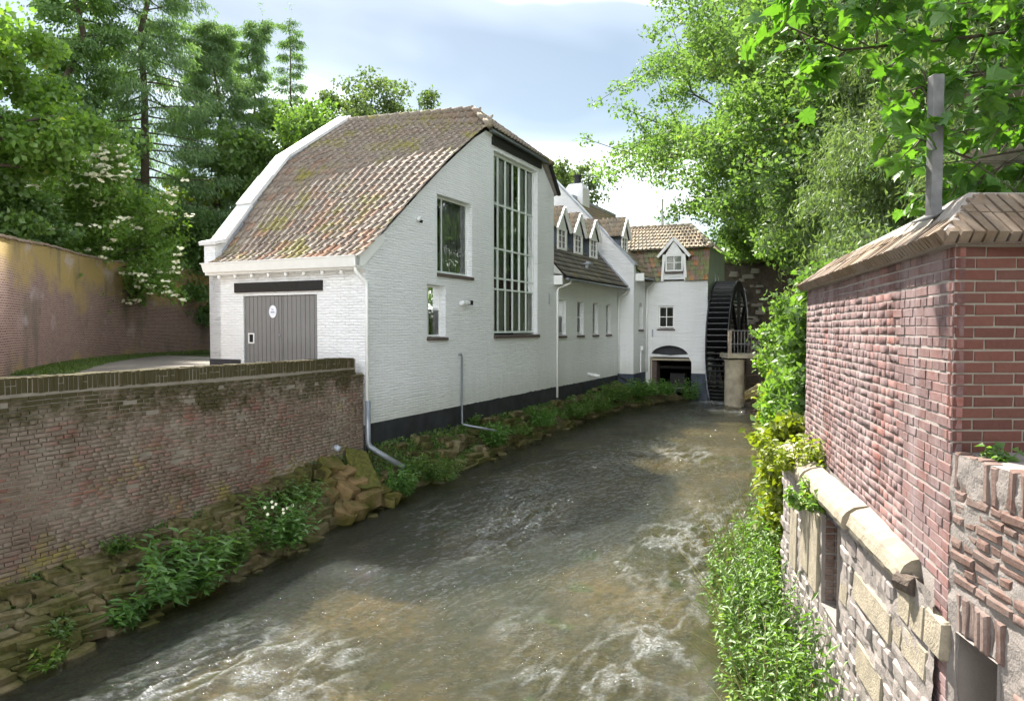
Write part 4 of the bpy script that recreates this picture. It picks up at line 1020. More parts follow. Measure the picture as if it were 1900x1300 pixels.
# neat front face (towards the camera)
q = MB(); q.add([KI @ Vector(p) for p in [(2.386, 3.832, 3.1), (6, 3.832, 3.1), (6, 3.832, 4.27), (2.386, 3.832, 4.27)]], [(0,1,2,3)]); q.build('wall_core', M['mortar_left'], tw)
pc = Pieces('brick', tw, KM, SV + HV, M['brick_neat'], 60)
row = 0; z = 4.242 - .0622
while z > 3.1:
    x = .003; k = 0
    while x < 1.5:
        if row % 2 == 0: Lb = .155 if k == 0 and row % 4 == 0 else .208
        else: Lb = .099 if k % 2 == 0 else .208
        vi = 24+RR.randrange(14) if Lb < .12 else RR.randrange(24)
        mtx = KI @ Tm(2.386 + x + Lb, 3.83, z, math.pi) @ Matrix.Diagonal((Lb/(.099 if Lb < .12 else .208), 1, 1, 1))
        pc.add(vi, mtx); x += Lb + .0122; k += 1
    z -= .0622; row += 1
pc.emit()
# rough old masonry below, running towards the viewer
ra = math.atan2(.997, .076); RM = Matrix.Translation(K) @ Matrix.Rotation(ra, 4, 'Z'); RMI = KI @ RM
fnr = lambda a, b, d: tuple(RMI @ Vector((a, -d, b)))
def rough_core(mb, fn, a0, a1, b0, b1, step, amp, holes, seed, depth=.3):
    na, nb_ = int((a1-a0)/step)+1, int((b1-b0)/step)+1; A = np.linspace(a0, a1, na); B = np.linspace(b0, b1, nb_)
    AA, BB = np.meshgrid(A, B, indexing='ij'); D = (fbm(AA*9+31, BB*13+7, seed, 4)-.5)*2*amp
    inh = lambda a, b: any(h[0] < a < h[1] and h[2] < b < h[3] for h in holes)
    vs = [fn(AA[i, k], BB[i, k], D[i, k]) for i in range(na) for k in range(nb_)]
    fs = [(i*nb_+k, (i+1)*nb_+k, (i+1)*nb_+k+1, i*nb_+k+1) for i in range(na-1) for k in range(nb_-1) if not inh((A[i]+A[i+1])/2, (B[k]+B[k+1])/2)]
    mb.add(vs, fs)
    for h in holes:
        pl = rect(*h); mb.add([fn(a, b, -amp) for a, b in pl] + [fn(a, b, depth) for a, b in pl], [(i, (i+1) % 4, 4+(i+1) % 4, 4+i) for i in range(4)])
    return mb
q = rough_core(MB(), fnr, -2.4, 0, .3, 3.12, .028, .014, [(-.47, -.10, .34, 2.18)], 91, .35)
q.add([KI @ (RM @ Vector((0, 0, 3.12))), KI @ (RM @ Vector((-2.4, 0, 3.12))), KI @ Vector((6, 1.4, 3.12)), KI @ Vector((6, 3.83, 3.12))], [(0,1,2,3)])
q.build('old_masonry', M['mortar_rubble'], tw)
q = MB(); q.add([fnr(-.6, .3, .34), fnr(0, .3, .34), fnr(0, 2.3, .34), fnr(-.6, 2.3, .34)], [(0,1,2,3)]); q.build('hole_back', M['ruin'], tw)
SR = [brick_var(RR, .200, .05, .050, .006, .008, .009, .004) for _ in range(14)] + [brick_var(RR, .096, .05, .050, .006, .008, .009, .004) for _ in range(12)] + [brick_var(RR, .053, .06, .20, .006, .008, .011, .004) for _ in range(10)]
pc = Pieces('old_brick', tw, KM, SR, M['brick_rough'], 150)
z = 2.875; row = 0
while z > 1.0:
    x = -.02 - RR.uniform(0, .05)
    while x > -2.3:
        h_ = RR.random() < .55; Lb = .093 if h_ else .195
        xa = x - Lb
        if not (xa < -.08 and x > -.50 and z < 2.40) and RR.random() > .05:
            pc.add((14 + RR.randrange(12)) if h_ else RR.randrange(14), RMI @ Tm(xa, RR.uniform(-.006, .006), z + RR.uniform(-.003, .003)) @ Matrix.Rotation(RR.uniform(-.02, .02), 4, 'Y'))
        x = xa - RR.uniform(.010, .017)
    z -= .064; row += 1
x = -.03
while x > -2.3:
    if RR.random() > .08: pc.add(26 + RR.randrange(10), RMI @ Tm(x-.052, RR.uniform(-.012, .008), 2.925 + RR.uniform(-.01, .008)) @ Matrix.Rotation(RR.uniform(-.05, .05), 4, 'Y'))
    x -= .068
x = -.085
while x > -.50:
    pc.add(26 + RR.randrange(10), RMI @ Tm(x-.05, RR.uniform(-.01, .01), 2.185 + RR.uniform(-.012, .012)) @ Matrix.Rotation(RR.uniform(-.06, .06), 4, 'Y')); x -= .062
pc.emit()
# sloped brick coping
EZ, RZ, OV, RUN = 4.245, 4.575, .075, .335
cps = MB()
def coping_piece(rr, ln):
    m = MB(); j = lambda: rr.uniform(-.0025, .0025)
    w_, t_ = .051, .072
    m.add([(j(), j(), -.005+j()), (w_+j(), j(), -.005+j()), (w_+j(), ln+j(), -.005), (j(), ln+j(), -.005), (j(), j(), t_+j()), (w_+j(), j(), t_+j()), (w_+j(), ln, t_+j()), (j(), ln, t_+j())],
          [(0,3,2,1),(4,5,6,7),(0,1,5,4),(1,2,6,5),(2,3,7,6),(3,0,4,7)], rr.random()); return m
CP = [coping_piece(RR, .20) for _ in range(16)]
pc = Pieces('coping_brick', tw, KM, CP, M['coping_brick'], 300)
sl = math.atan2(RZ-.07-EZ, RUN); cs, sn = math.cos(sl), math.sin(sl); SLn = RUN/cs
def coping_run(org, along, inward, length, clip0, clip1):
    """org: outer lower edge start; bricks laid side by side along, rising inward"""
    up_ = (inward*cs + Vector((0, 0, sn))).normalized(); nn = along.cross(up_).normalized()
    if nn.z < 0: nn = -nn
    x = 0
    while x < length - .05:
        run = RUN
        if clip0: run = min(run, (x+.03)*1.0)
        if clip1: run = min(run, (length-x-.03))
        tot = run/cs
        P = org + along*x
        if tot > .03:
            l1 = min(tot, .205)
            pc.add(RR.randrange(16), frame_m(P + nn*RR.uniform(-.003, .003), along, up_*(l1/.205), nn))
            if tot - l1 > .02: pc.add(RR.randrange(16), frame_m(P + up_*.212 + nn*RR.uniform(-.003, .003), along, up_*((tot-l1-.007)/.205), nn))
        x += .066
ey_ = Vector((0, 1, 0)); ex_ = Vector((1, 0, 0))
coping_run(Vector((-OV, OV, EZ)), ex_, -ey_, 4.87+2*OV, True, True)
wx = (KI.to_3x3() @ Vector((1, 0, 0))); wy = (KI.to_3x3() @ Vector((0, 1, 0)))
c0 = Vector((-OV, OV, EZ))
coping_run(c0, wx, wy, 2.6, True, False)
coping_run(Vector((4.87+OV, OV, EZ)), -ey_, -ex_, .66, True, True)
pc.emit()
q = MB(); nb = Vector((0, 0, -.006))
R1, R2 = Vector((-OV+RUN, OV-RUN, EZ+RUN*math.tan(sl))), Vector((4.87+OV-RUN, OV-RUN, EZ+RUN*math.tan(sl)))
up7 = Vector((0, 0, .069))
far_ = c0 + wx*3; Rf = c0 + wx*3 + wy*RUN + Vector((0, 0, RUN*math.tan(sl)))
Rc_ = c0 + (wx + wy)*RUN + Vector((0, 0, RUN*math.tan(sl)))
e_ = Vector((4.87+OV, OV, EZ))
q.add([c0+up7, e_+up7, R2+up7, Rc_+up7], [(0,1,2,3)]); q.add([c0+up7, far_+up7, Rf+up7, Rc_+up7], [(0,1,2,3)])
q.add([e_+up7, e_+up7-ey_*.67, R2+up7], [(0,1,2)]); q.add([R2+up7, Rc_+up7, Rc_+up7+Vector((.4, -RUN, -RUN*.95)), e_+up7-ey_*.67], [(0,1,2,3)])
q.add([Rc_+up7, Rf+up7, Rf+up7+wy*RUN-Vector((0,0,.3)), Rc_+up7+wy*RUN+wx*.3-Vector((0,0,.3))], [(0,1,2,3)])
q.add([c0, e_, e_-ey_*.67, c0-ey_*.67], [(0,1,2,3)])
q.build('coping_core', M['mortar'], tw)
# footing: ledge stones, cut limestone, rubble, niche
LA = math.atan2(.9805, .1963); LM = Matrix.Translation((2.357, 3.837, 0)) @ Matrix.Rotation(LA, 4, 'Z'); LMI = KI @ LM
q = MB()
fl = lambda a, b, d: tuple(LMI @ Vector((a, -d, b)))
q = rough_core(MB(), fl, .12, 4.80, .3, 2.30, .035, .022, [(2.16, 2.72, 1.25, 2.10)], 93, .32)
q.add([fl(4.8, .1, 0), fl(4.8, 2.3, 0), fl(4.8, 2.3, .6), fl(4.8, .1, .6)], [(0,1,2,3)])
q.build('footing_core', M['mortar_rubble'], tw)
q = MB(); q.add([fl(2.1, 1.2, .31), fl(2.8, 1.2, .31), fl(2.8, 2.2, .31), fl(2.1, 2.2, .31)], [(0,1,2,3)]); q.build('niche_back', M['mortar_left'], tw)
pcn = Pieces('niche_brick', tw, KM, SR[:26], M['brick_rough'], 60)
z = 1.26
while z < 2.08:
    x = 2.12 + RR.uniform(-.05, 0)
    while x < 2.72: pcn.add(RR.randrange(14), LMI @ Tm(x, -.31, z)); x += .21
    z += .064
z = 1.27
while z < 2.08:
    k_ = RR.randrange(14); pcn.add(k_, LMI @ Tm(2.715, -.30, z, math.pi/2)); pcn.add(14 + RR.randrange(12), LMI @ Tm(2.715, -.088, z, math.pi/2) @ Matrix.Diagonal((.8, 1, 1, 1))); z += .0635
pcn.emit()
def ledge(x0, x1, d0):
    m = MB(); rr = RR; n = 14; prof = [(-.10, 2.40), (.0, 2.375), (d0*.7, 2.34), (d0, 2.30), (d0+.012, 2.25), (d0-.005, 2.205), (-.10, 2.20)]
    V = []; 
    for i in range(n+1):
        x = x0 + (x1-x0)*i/n
        for y, z in prof: V.append(tuple(LMI @ Vector((x, y + rr.uniform(-.0045, .0035), z + rr.uniform(-.004, .003)))))
    k = len(prof); F = [(i*k+j, (i+1)*k+j, (i+1)*k+j+1, i*k+j+1) for i in range(n) for j in range(k-1)] + [tuple(range(k)), tuple(n*k+j for j in reversed(range(k)))]
    m.add(V, F, .4); return m.build('ledge_stone', M['limestone'], tw)
ledge(.48, 1.70, .058); ledge(1.76, 3.3, .085); ledge(3.36, 4.85, .10)
q = MB(); q.tube([LMI @ Vector((.40, .0, 2.235)), LMI @ Vector((.52, .05, 2.235))], .06, 10); q.build('pipe_stub', M['ruin'], tw)
blocks = [(.81, 1.70, 1.68, 1.91, .022), (2.90, 3.25, 1.24, 2.03, .03), (3.27, 3.66, 1.30, 2.0, .035), (3.95, 4.35, 1.10, 1.78, .02), (.47, .70, 1.95, 2.16, .016), (.24, .46, 1.96, 2.19, .018), (-.03, .23, 1.97, 2.20, .02), (.20, .60, 1.735, 1.94, .015), (.99, 1.6, 1.14, 1.40, .02),
          (.62, .79, 1.74, 1.92, .012), (1.9, 2.14, 1.5, 1.72, .012)]
for a, b, c, d, pr in blocks:
    q = MB(); rr = RR; j = lambda: rr.uniform(-.012, .012)
    vs = [LMI @ Vector(p) for p in [(a+j(), -.1, c+j()), (b+j(), -.1, c+j()), (b+j(), -.1, d+j()), (a+j(), -.1, d+j()), (a+.005, pr, c+.005), (b-.005, pr+j()*.3, c+.005), (b-.005, pr-.012, d-.012), (a+.005, pr-.012, d-.012)]]
    q.add(vs, [(0,3,2,1),(4,5,6,7),(0,1,5,4),(1,2,6,5),(2,3,7,6),(3,0,4,7)], RR.random()); q.build('limestone_block', M['limestone'], tw, bevel=.012)
pc = Pieces('rubble_stone', tw, KM, RBV, M['rubble'], 200)
z = .5
while z < 2.22:
    h_ = RR.uniform(.07, .14); x = .1
    while x < 4.75:
        ln = RR.uniform(.08, .26); cx, cz = x+ln/2, z+h_/2
        hit = any(a-.03 < cx+ln*.4 and cx-ln*.4 < b+.03 and c-.02 < cz+h_*.3 and cz-h_*.3 < d+.02 for a, b, c, d, _ in blocks) or (2.10 < cx < 2.78 and 1.2 < cz < 2.14)
        if not hit and RR.random() > .05 and not (cx < .5 and cz > 2.12):
            pc.add(RR.randrange(26), LMI @ Matrix.Translation((cx, RR.uniform(-.030, -.016), cz)) @ Matrix.Rotation(RR.uniform(-.12, .12), 4, 'Y') @ Matrix.Diagonal((ln*1.02, .06+RR.uniform(0, .03), h_*1.0, 1)))
        x += ln + RR.uniform(.004, .02)
    z += h_ + .01
pc.emit()

# post on the coping and old fretwork rails behind the leaves
post = thing('steel_post', 'square grey steel post bolted to the sloped coping of the terrace wall', 'post', (2.60, 4.40, 4.50))
q = MB(); q.box(-.034, .034, -.034, .034, -.03, .84); q.build('shaft', M['steel'], post, bevel=.004)
q = MB(); q.bar((-.10, -.02, -.05), (.11, .03, .05), .12, .008); q.build('base_plate', M['steel'], post)
fret = thing('fretwork_fence', 'weathered wooden fence rails with scalloped edges behind the sycamore leaves', 'fence', (3.0, 5.0, 3.0))
for zz, y_ in ((2.42, .0), (1.98, .0)):
    q = MB(); q.bar((.15, y_, zz), (3.6, y_, zz), .05, .045); q.bar((.15, y_-.005, zz-.03), (3.6, y_-.005, zz-.03), .03, .012); q.build('rail', M['oldwood'], fret)
    for k in range(14):
        x = .22 + k*.245
        for sg in (1, -1):
            if sg < 0 and zz > 2.2: continue
            pts = [(x, 0), (x+.16, 0), (x+.165, .035), (x+.135, .05), (x+.12, .028), (x+.08, .075), (x+.04, .028), (x+.025, .05), (x-.005, .035)]
            q = MB(); q.prism([(a + (.0 if sg > 0 else .1), zz + sg*(.022+b)) for a, b in pts], lambda a, b, d: (a, y_+d, b), -.012, .012); q.build('scallop', M['oldwood'], fret)
for x in (1.9, 3.55):
    q = MB(); q.box(x-.05, x+.05, .03, .12, -.2, 2.7); q.build('fence_post', M['oldwood'], fret)

# ------------------------------------------------------------------ courtyard boundary wall
bw = thing('courtyard_wall', 'tall yellow lichened brick boundary wall at the back of the gravel courtyard', 'wall', (-17, 26, 2.3))
pts = [(-9.5, 8.2, 6.0), (-12.9, 15.5, 6.25), (-14.9, 21.0, 6.42), (-16.2, 24.1, 6.62), (-17.2, 26.6, 6.80), (-18.2, 29.6, 6.86), (-19.1, 33.6, 6.92), (-19.2, 37.5, 7.02), (-18.3, 42.4, 7.10), (-16.5, 47.5, 7.2)]
def ribbon_wall(parent, pts, zb, th, mat, off=(0, 0, 0), name='wall_face', cope=None):
    V, F, UV = [], [], []; s_ = 0; L_ = []
    sub = []
    for (a, b) in zip(pts, pts[1:]):
        for i in range(8): sub.append([a[j] + (b[j]-a[j])*i/8 for j in range(3)])
    sub.append(list(pts[-1]))
    rr = random.Random(2)
    for i, p in enumerate(sub):
        a = sub[max(i-1, 0)]; b = sub[min(i+1, len(sub)-1)]
        d = Vector((b[0]-a[0], b[1]-a[1], 0)).normalized(); n = Vector((d.y, -d.x, 0))
        if i: s_ += math.hypot(p[0]-sub[i-1][0], p[1]-sub[i-1][1])
        L_.append(s_); P = Vector((p[0]-off[0], p[1]-off[1], -off[2])); zt = p[2] + rr.uniform(-.03, .03)
        for q_, zz in ((P, zb), (P, zt-off[2]*0), (P - n*th, zt), (P - n*th, zb)): V.append((q_.x, q_.y, zz-off[2]))
    n = len(sub)
    for i in range(n-1):
        for k in range(3): F.append((i*4+k, (i+1)*4+k, (i+1)*4+k+1, i*4+k+1))
    me = npmesh(name, V, F, mat, np.full(len(V), .5))
    uv = me.uv_layers.new(name='UVMap')
    for poly in me.polygons:
        for li in poly.loop_indices:
            vi = me.loops[li].vertex_index; i, k = divmod(vi, 4)
            uv.data[li].uv = (L_[i] + (th if k > 1 else 0), V[vi][2]+off[2])
    return link(name, me, parent)
ribbon_wall(bw, pts, 2.0, .4, M['boundary'], (-17, 26, 2.3))
rr = random.Random(8)
cpm = [MB().box(-.11, .11, -.24, .24, 0, .07+.01*i).mesh('coping_tile', M['coping_brick'], bevel=.01) for i in range(3)]
cnt = 0
for (a, b) in zip(pts[1:], pts[2:]):
    L_ = math.dist(a[:2], b[:2]); n = int(L_/.235); ang = math.atan2(b[1]-a[1], b[0]-a[0])
    for i in range(n):
        f = (i+.5)/n
        o = link('coping_tile', cpm[i % 3], bw); cnt += 1
        nrm = Vector((math.sin(ang), -math.cos(ang), 0))
        P = Vector((a[0]+(b[0]-a[0])*f, a[1]+(b[1]-a[1])*f, a[2]+(b[2]-a[2])*f)) - nrm*.2
        o.location = P - Vector((-17, 26, 2.3)) + Vector((0, 0, rr.uniform(-.02, .012))); o.rotation_euler = (rr.uniform(-.03, .03), rr.uniform(-.04, .04), ang+rr.uniform(-.03, .03))

# ------------------------------------------------------------------ ruin wall beyond the wheel, right bank wall
ruin = thing('ruined_wall', 'tall dark ruined masonry wall with mossy top behind the water wheel', 'wall', (13, 42, 0))
rp = [(10.5, 47.0, 7.9), (12.8, 43.5, 7.75), (14.6, 41.2, 7.6), (17.5, 39.0, 7.5), (22, 37, 7.4)]
def rough_ribbon(parent, pts, zb, mat, off, amp, nzs=14, name='masonry', sgn=1, seed=3):
    sub = []
    for (a, b) in zip(pts, pts[1:]):
        for i in range(16): sub.append([a[j] + (b[j]-a[j])*i/16 for j in range(3)])
    sub.append(list(pts[-1])); V, F = [], []
    for i, p in enumerate(sub):
        a = sub[max(i-1, 0)]; b = sub[min(i+1, len(sub)-1)]; d = Vector((b[0]-a[0], b[1]-a[1], 0)).normalized(); n = Vector((d.y, -d.x, 0))*sgn
        zt = p[2] + (fbm(np.array([i*.35]), np.array([1.0]), seed)[0]-.5)*amp*1.5
        for k in range(nzs+1):
            z = zb + (zt-zb)*k/nzs; o = (fbm(np.array([i*.5]), np.array([k*.7]), seed+1)[0]-.5)*amp
            P = Vector((p[0], p[1], z)) + n*o - Vector(off); V.append(tuple(P))
        P = Vector((p[0], p[1], zt-.05)) - n*.7 - Vector(off); V.append(tuple(P))
    k_ = nzs+2
    for i in range(len(sub)-1):
        for k in range(k_-1): F.append((i*k_+k, (i+1)*k_+k, (i+1)*k_+k+1, i*k_+k+1))
    return link(name, npmesh(name, V, F, mat, np.full(len(V), .5)), parent)
rough_ribbon(ruin, rp, 0, M['ruin'], (13, 42, 0), .35)
RSn = random.Random(77); me_s = [v.mesh('stone', M['rubble']) for v in STV[:6]]
for i in range(70):                                              # stones standing proud of the ruin face
    t = RSn.random()*2.2; j = min(int(t), 1); f = t-j if t < 2 else .999
    a, b = rp[j+0], rp[j+1]
    f = RSn.random(); d = Vector((b[0]-a[0], b[1]-a[1], 0)).normalized(); n = Vector((d.y, -d.x, 0))
    o = link('stone', me_s[i % 6], ruin); P = Vector((a[0]+(b[0]-a[0])*f, a[1]+(b[1]-a[1])*f, RSn.uniform(2.5, 7.4))) + n*.02 - Vector((13, 42, 0))
    o.location = P; o.scale = (RSn.uniform(.25, .6), .3, RSn.uniform(.12, .3)); o.rotation_euler = (0, 0, math.atan2(d.y, d.x))
q = MB()
for (a, b) in zip(rp, rp[1:]):
    d = Vector((b[0]-a[0], b[1]-a[1], 0)).normalized(); n = Vector((d.y, -d.x, 0))
    q.bar(Vector(a) - n*.3 - Vector((13, 42, -.05)), Vector(b) - n*.3 - Vector((13, 42, -.05)), .85, .22)
q.build('mossy_top', M['ruin_top'], ruin)
rb = thing('bank_wall', 'overgrown dark retaining wall along the right bank between terrace and water wheel', 'wall', (4, 10, 0))
rbp = [(3.62, 8.75, 2.2), (4.55, 11, 2.6), (5.85, 14, 2.9), (7.2, 17, 3.0), (9.25, 22, 3.1), (11.6, 29, 3.2), (12.8, 34, 3.2), (14.6, 41, 3.5)]
rough_ribbon(rb, rbp, -.4, M['ruin'], (4, 10, 0), .3, 8, sgn=-1, seed=9)

# ------------------------------------------------------------------ ground, river bed, water
def flat(name, poly, z, mat, kind='structure'):
    m = MB(); tri = tessellate_polygon([[Vector((a, b, 0)) for a, b in poly]])
    m.add([(a, b, z) for a, b in poly], [tuple(t) for t in tri]); o = m.build(name, mat); o['kind'] = kind; return o
def hw2(s, w): P = HW(s, w, 0); return (P.x, P.y)
flat('courtyard', [hw2(-14, .3), hw2(.0, .3), hw2(.0, 4.7), hw2(10, 4.7), hw2(14, 30), (-19.3, 45), (-18.4, 42.4), (-19.3, 37.5), (-19.2, 33.6), (-18.2, 29.6), (-17.2, 26.6), (-14.9, 21), (-9.6, 8.2), (-9.5, 2)], 2.35, M['gravel'])
gm = MB()
def gpoly(poly, z):
    tri = tessellate_polygon([[Vector((a, b, 0)) for a, b in poly]]); gm.add([(a, b, z) for a, b in poly], [tuple(t) for t in tri])
gpoly([hw2(-14.5, .25), hw2(26, .25), hw2(30, .3), (20, 400), (-500, 400), (-500, -60), (-20, -60), (-12, 0)], 2.28)
gpoly([(3.75, 8.0)] + [(a+.3, b) for a, b, c in rbp] + [(15, 42), (20, 400), (600, 400), (600, -60), (6, -60), (6, 3)], 2.28)
gpoly([hw2(30, .3), (15, 42), (20, 400)], 2.28)
g_ = gm.build('ground', M['meadow']); g_['kind'] = 'structure'
bedm = MB()
nxb, nyb = 120, 50
V = []
for i in range(nxb):
    s_ = -18 + 60*i/(nxb-1)
    for k in range(nyb):
        w_ = 3 - 20*k/(nyb-1); n = fbm(np.array([s_*.8]), np.array([w_*.9]), 12)[0]
        V.append(tuple(HW(s_, w_, zwat(s_) - .40 + .24*(n-.5))))
F = [(i*nyb+k, i*nyb+k+1, (i+1)*nyb+k+1, (i+1)*nyb+k) for i in range(nxb-1) for k in range(nyb-1)]
o = link('river_bed', npmesh('river_bed', V, F, M['bed'], np.full(len(V), .5), smooth=True)); o['kind'] = 'structure'
# right bank strip of earth
wed = [(1.9, 2), (2.1, 6.0), (2.35, 8.3), (3.1, 10.9), (4.55, 14), (5.9, 17), (7.9, 22), (10.0, 28.3), (11.3, 33), (12.5, 38)]
wal = [(2.6, 2), (2.75, 6.0), (3.5, 8.75), (4.35, 11), (5.7, 14.1), (7.1, 17.1), (9.05, 22.1), (11.5, 29.1), (12.7, 34), (14.2, 40)]
V = []; 
for (a, b), (c, d) in zip(wed, wal):
    for k in range(6):
        f = k/5; P = HW(0, 0, 0); x = a-.25+(c+.1-a+.25)*f; y = b+(d-b)*f; zw_ = zwat(WH((x, y, 0))[0])
        V.append((x, y, zw_ - .3 + .62*f))
F = [(i*6+k, i*6+k+1, (i+1)*6+k+1, (i+1)*6+k) for i in range(len(wed)-1) for k in range(5)]
o = link('right_river_bank', npmesh('right_river_bank', V, F, M['earth'], np.full(len(V), .5), smooth=True)); o['kind'] = 'structure'
# water surface with real ripples
ds = .045
sN, wN = int(42/ds), int(12.2/ds)
s_ = np.linspace(-16, 26, sN); w_ = np.linspace(.9, -11.3, wN)
SS, WW = np.meshgrid(s_, w_, indexing='ij')
base = np.interp(SS, [-30, -8, -5, -2, 1, 6, 18, 60], [-.42, -.30, -.21, -.02, .14, .27, .50, .55])
warp = fbm(SS*.45, WW*.7, 71, 3)*2.4
sw = fbm(SS*.8 + 5, WW*1.6 + warp, 79, 3)*1.6
fl1 = fbm(SS*1.1 + warp, WW*2.6 + warp*.6, 72, 3)
fl2 = fbm(SS*1.7 + warp*.8 + sw, WW*4.4 + SS*.9 + warp*1.2, 74, 3)
fl3 = fbm(SS*5.0 + sw*2, WW*12 + warp*2, 76, 2)
rid = 1 - np.abs(2*fl2 - 1)
r1 = np.clip((5.5 - SS)/7.5, 0, 1)*np.clip((-.9 - WW)/1.6, .2, 1)
r2 = np.exp(-((SS + WW*.35 - 5.2)/3.0)**2)*np.clip((-2.2-WW)/2, 0, 1)*.8
r3 = np.exp(-((SS-18.0)/2.6)**2)*np.clip((-2.6-WW)/1.2, 0, 1)*.9
pat = np.clip((fbm(SS*.28+3, WW*.55+8, 81, 3) - .34)*3.4, 0, 1.2)
mask = np.clip(np.maximum.reduce([r1, r2, r3])*(.30 + pat), 0, 1)
amp = .024 + .105*mask
fl4 = fbm(SS*3.1 - WW*1.0 + sw, WW*7.5 + SS*1.3 + warp, 78, 2)
rd4 = 1 - np.abs(2*fl4 - 1)
ZZ = base + amp*((fl1-.5)*1.0 + .80*(rid-.5) + .40*(rd4-.5) + .65*(fl3-.5))
foam = np.clip((rid-.80)*5, 0, 1)*np.clip(mask*1.5-.45, 0, 1)*.42
foam = np.maximum(foam, np.exp(-((SS-19.2)/.9)**2)*np.exp(-((WW+4.2)/.9)**2)*.9)
X = CH.x + UX.x*SS + VX.x*WW; Y = CH.y + UX.y*SS + VX.y*WW
V = np.stack([X, Y, ZZ], -1).reshape(-1, 3)
ii = np.arange(sN*wN).reshape(sN, wN)
F = np.stack([ii[:-1, :-1], ii[:-1, 1:], ii[1:, 1:], ii[1:, :-1]], -1).reshape(-1, 4)
o = link('river_water', npmesh('river_water', V, F, M['water'], foam.reshape(-1), smooth=True)); o['kind'] = 'structure'
# ------------------------------------------------------------------ foliage
def leaf_mesh(name, P, D, Nn, Ln, Wd, rnd, mat, fold=.18, curl=.0, quad=True):
    """P base (n,3), D axis, Nn normal, Ln, Wd arrays -> folded four-vertex leaves"""
    D = D/np.maximum(np.linalg.norm(D, axis=1, keepdims=True), 1e-6)
    Sd = np.cross(D, Nn); Sd /= np.maximum(np.linalg.norm(Sd, axis=1, keepdims=True), 1e-6)
    Nn = np.cross(Sd, D)
    Ln = Ln[:, None]; Wd = Wd[:, None]
    a = P; b = P + D*Ln*.45 + Sd*Wd*.5 + Nn*Wd*fold; c = P + D*Ln - Nn*Ln*curl; d = P + D*Ln*.45 - Sd*Wd*.5 + Nn*Wd*fold
    V = np.stack([a, b, c, d], 1).reshape(-1, 3); n = len(P)
    i = np.arange(n)*4
    F = np.concatenate([np.stack([i, i+1, i+2], 1), np.stack([i, i+2, i+3], 1)])
    return npmesh(name, V, F, mat, np.repeat(rnd, 4))
def unit(v): return v/np.maximum(np.linalg.norm(v, axis=-1, keepdims=True), 1e-6)
def scatter(rs, centers, radii, n, squash=(1, 1, .75)):
    """n leaves around cluster centres"""
    w = radii**2; idx = rs.choice(len(centers), n, p=w/w.sum())
    g = unit(rs.normal(size=(n, 3)))*(rs.rand(n, 1)**.45)
    return centers[idx] + g*radii[idx][:, None]*np.array(squash), idx
def curve(rs, a, d, L, n=5, wob=.12, grav=0.0):
    pts = [np.array(a, float)]; d = np.array(d, float); d /= np.linalg.norm(d)
    for i in range(n):
        d = d + rs.normal(size=3)*wob + np.array([0, 0, grav]); d /= np.linalg.norm(d)
        pts.append(pts[-1] + d*L/n)
    return pts
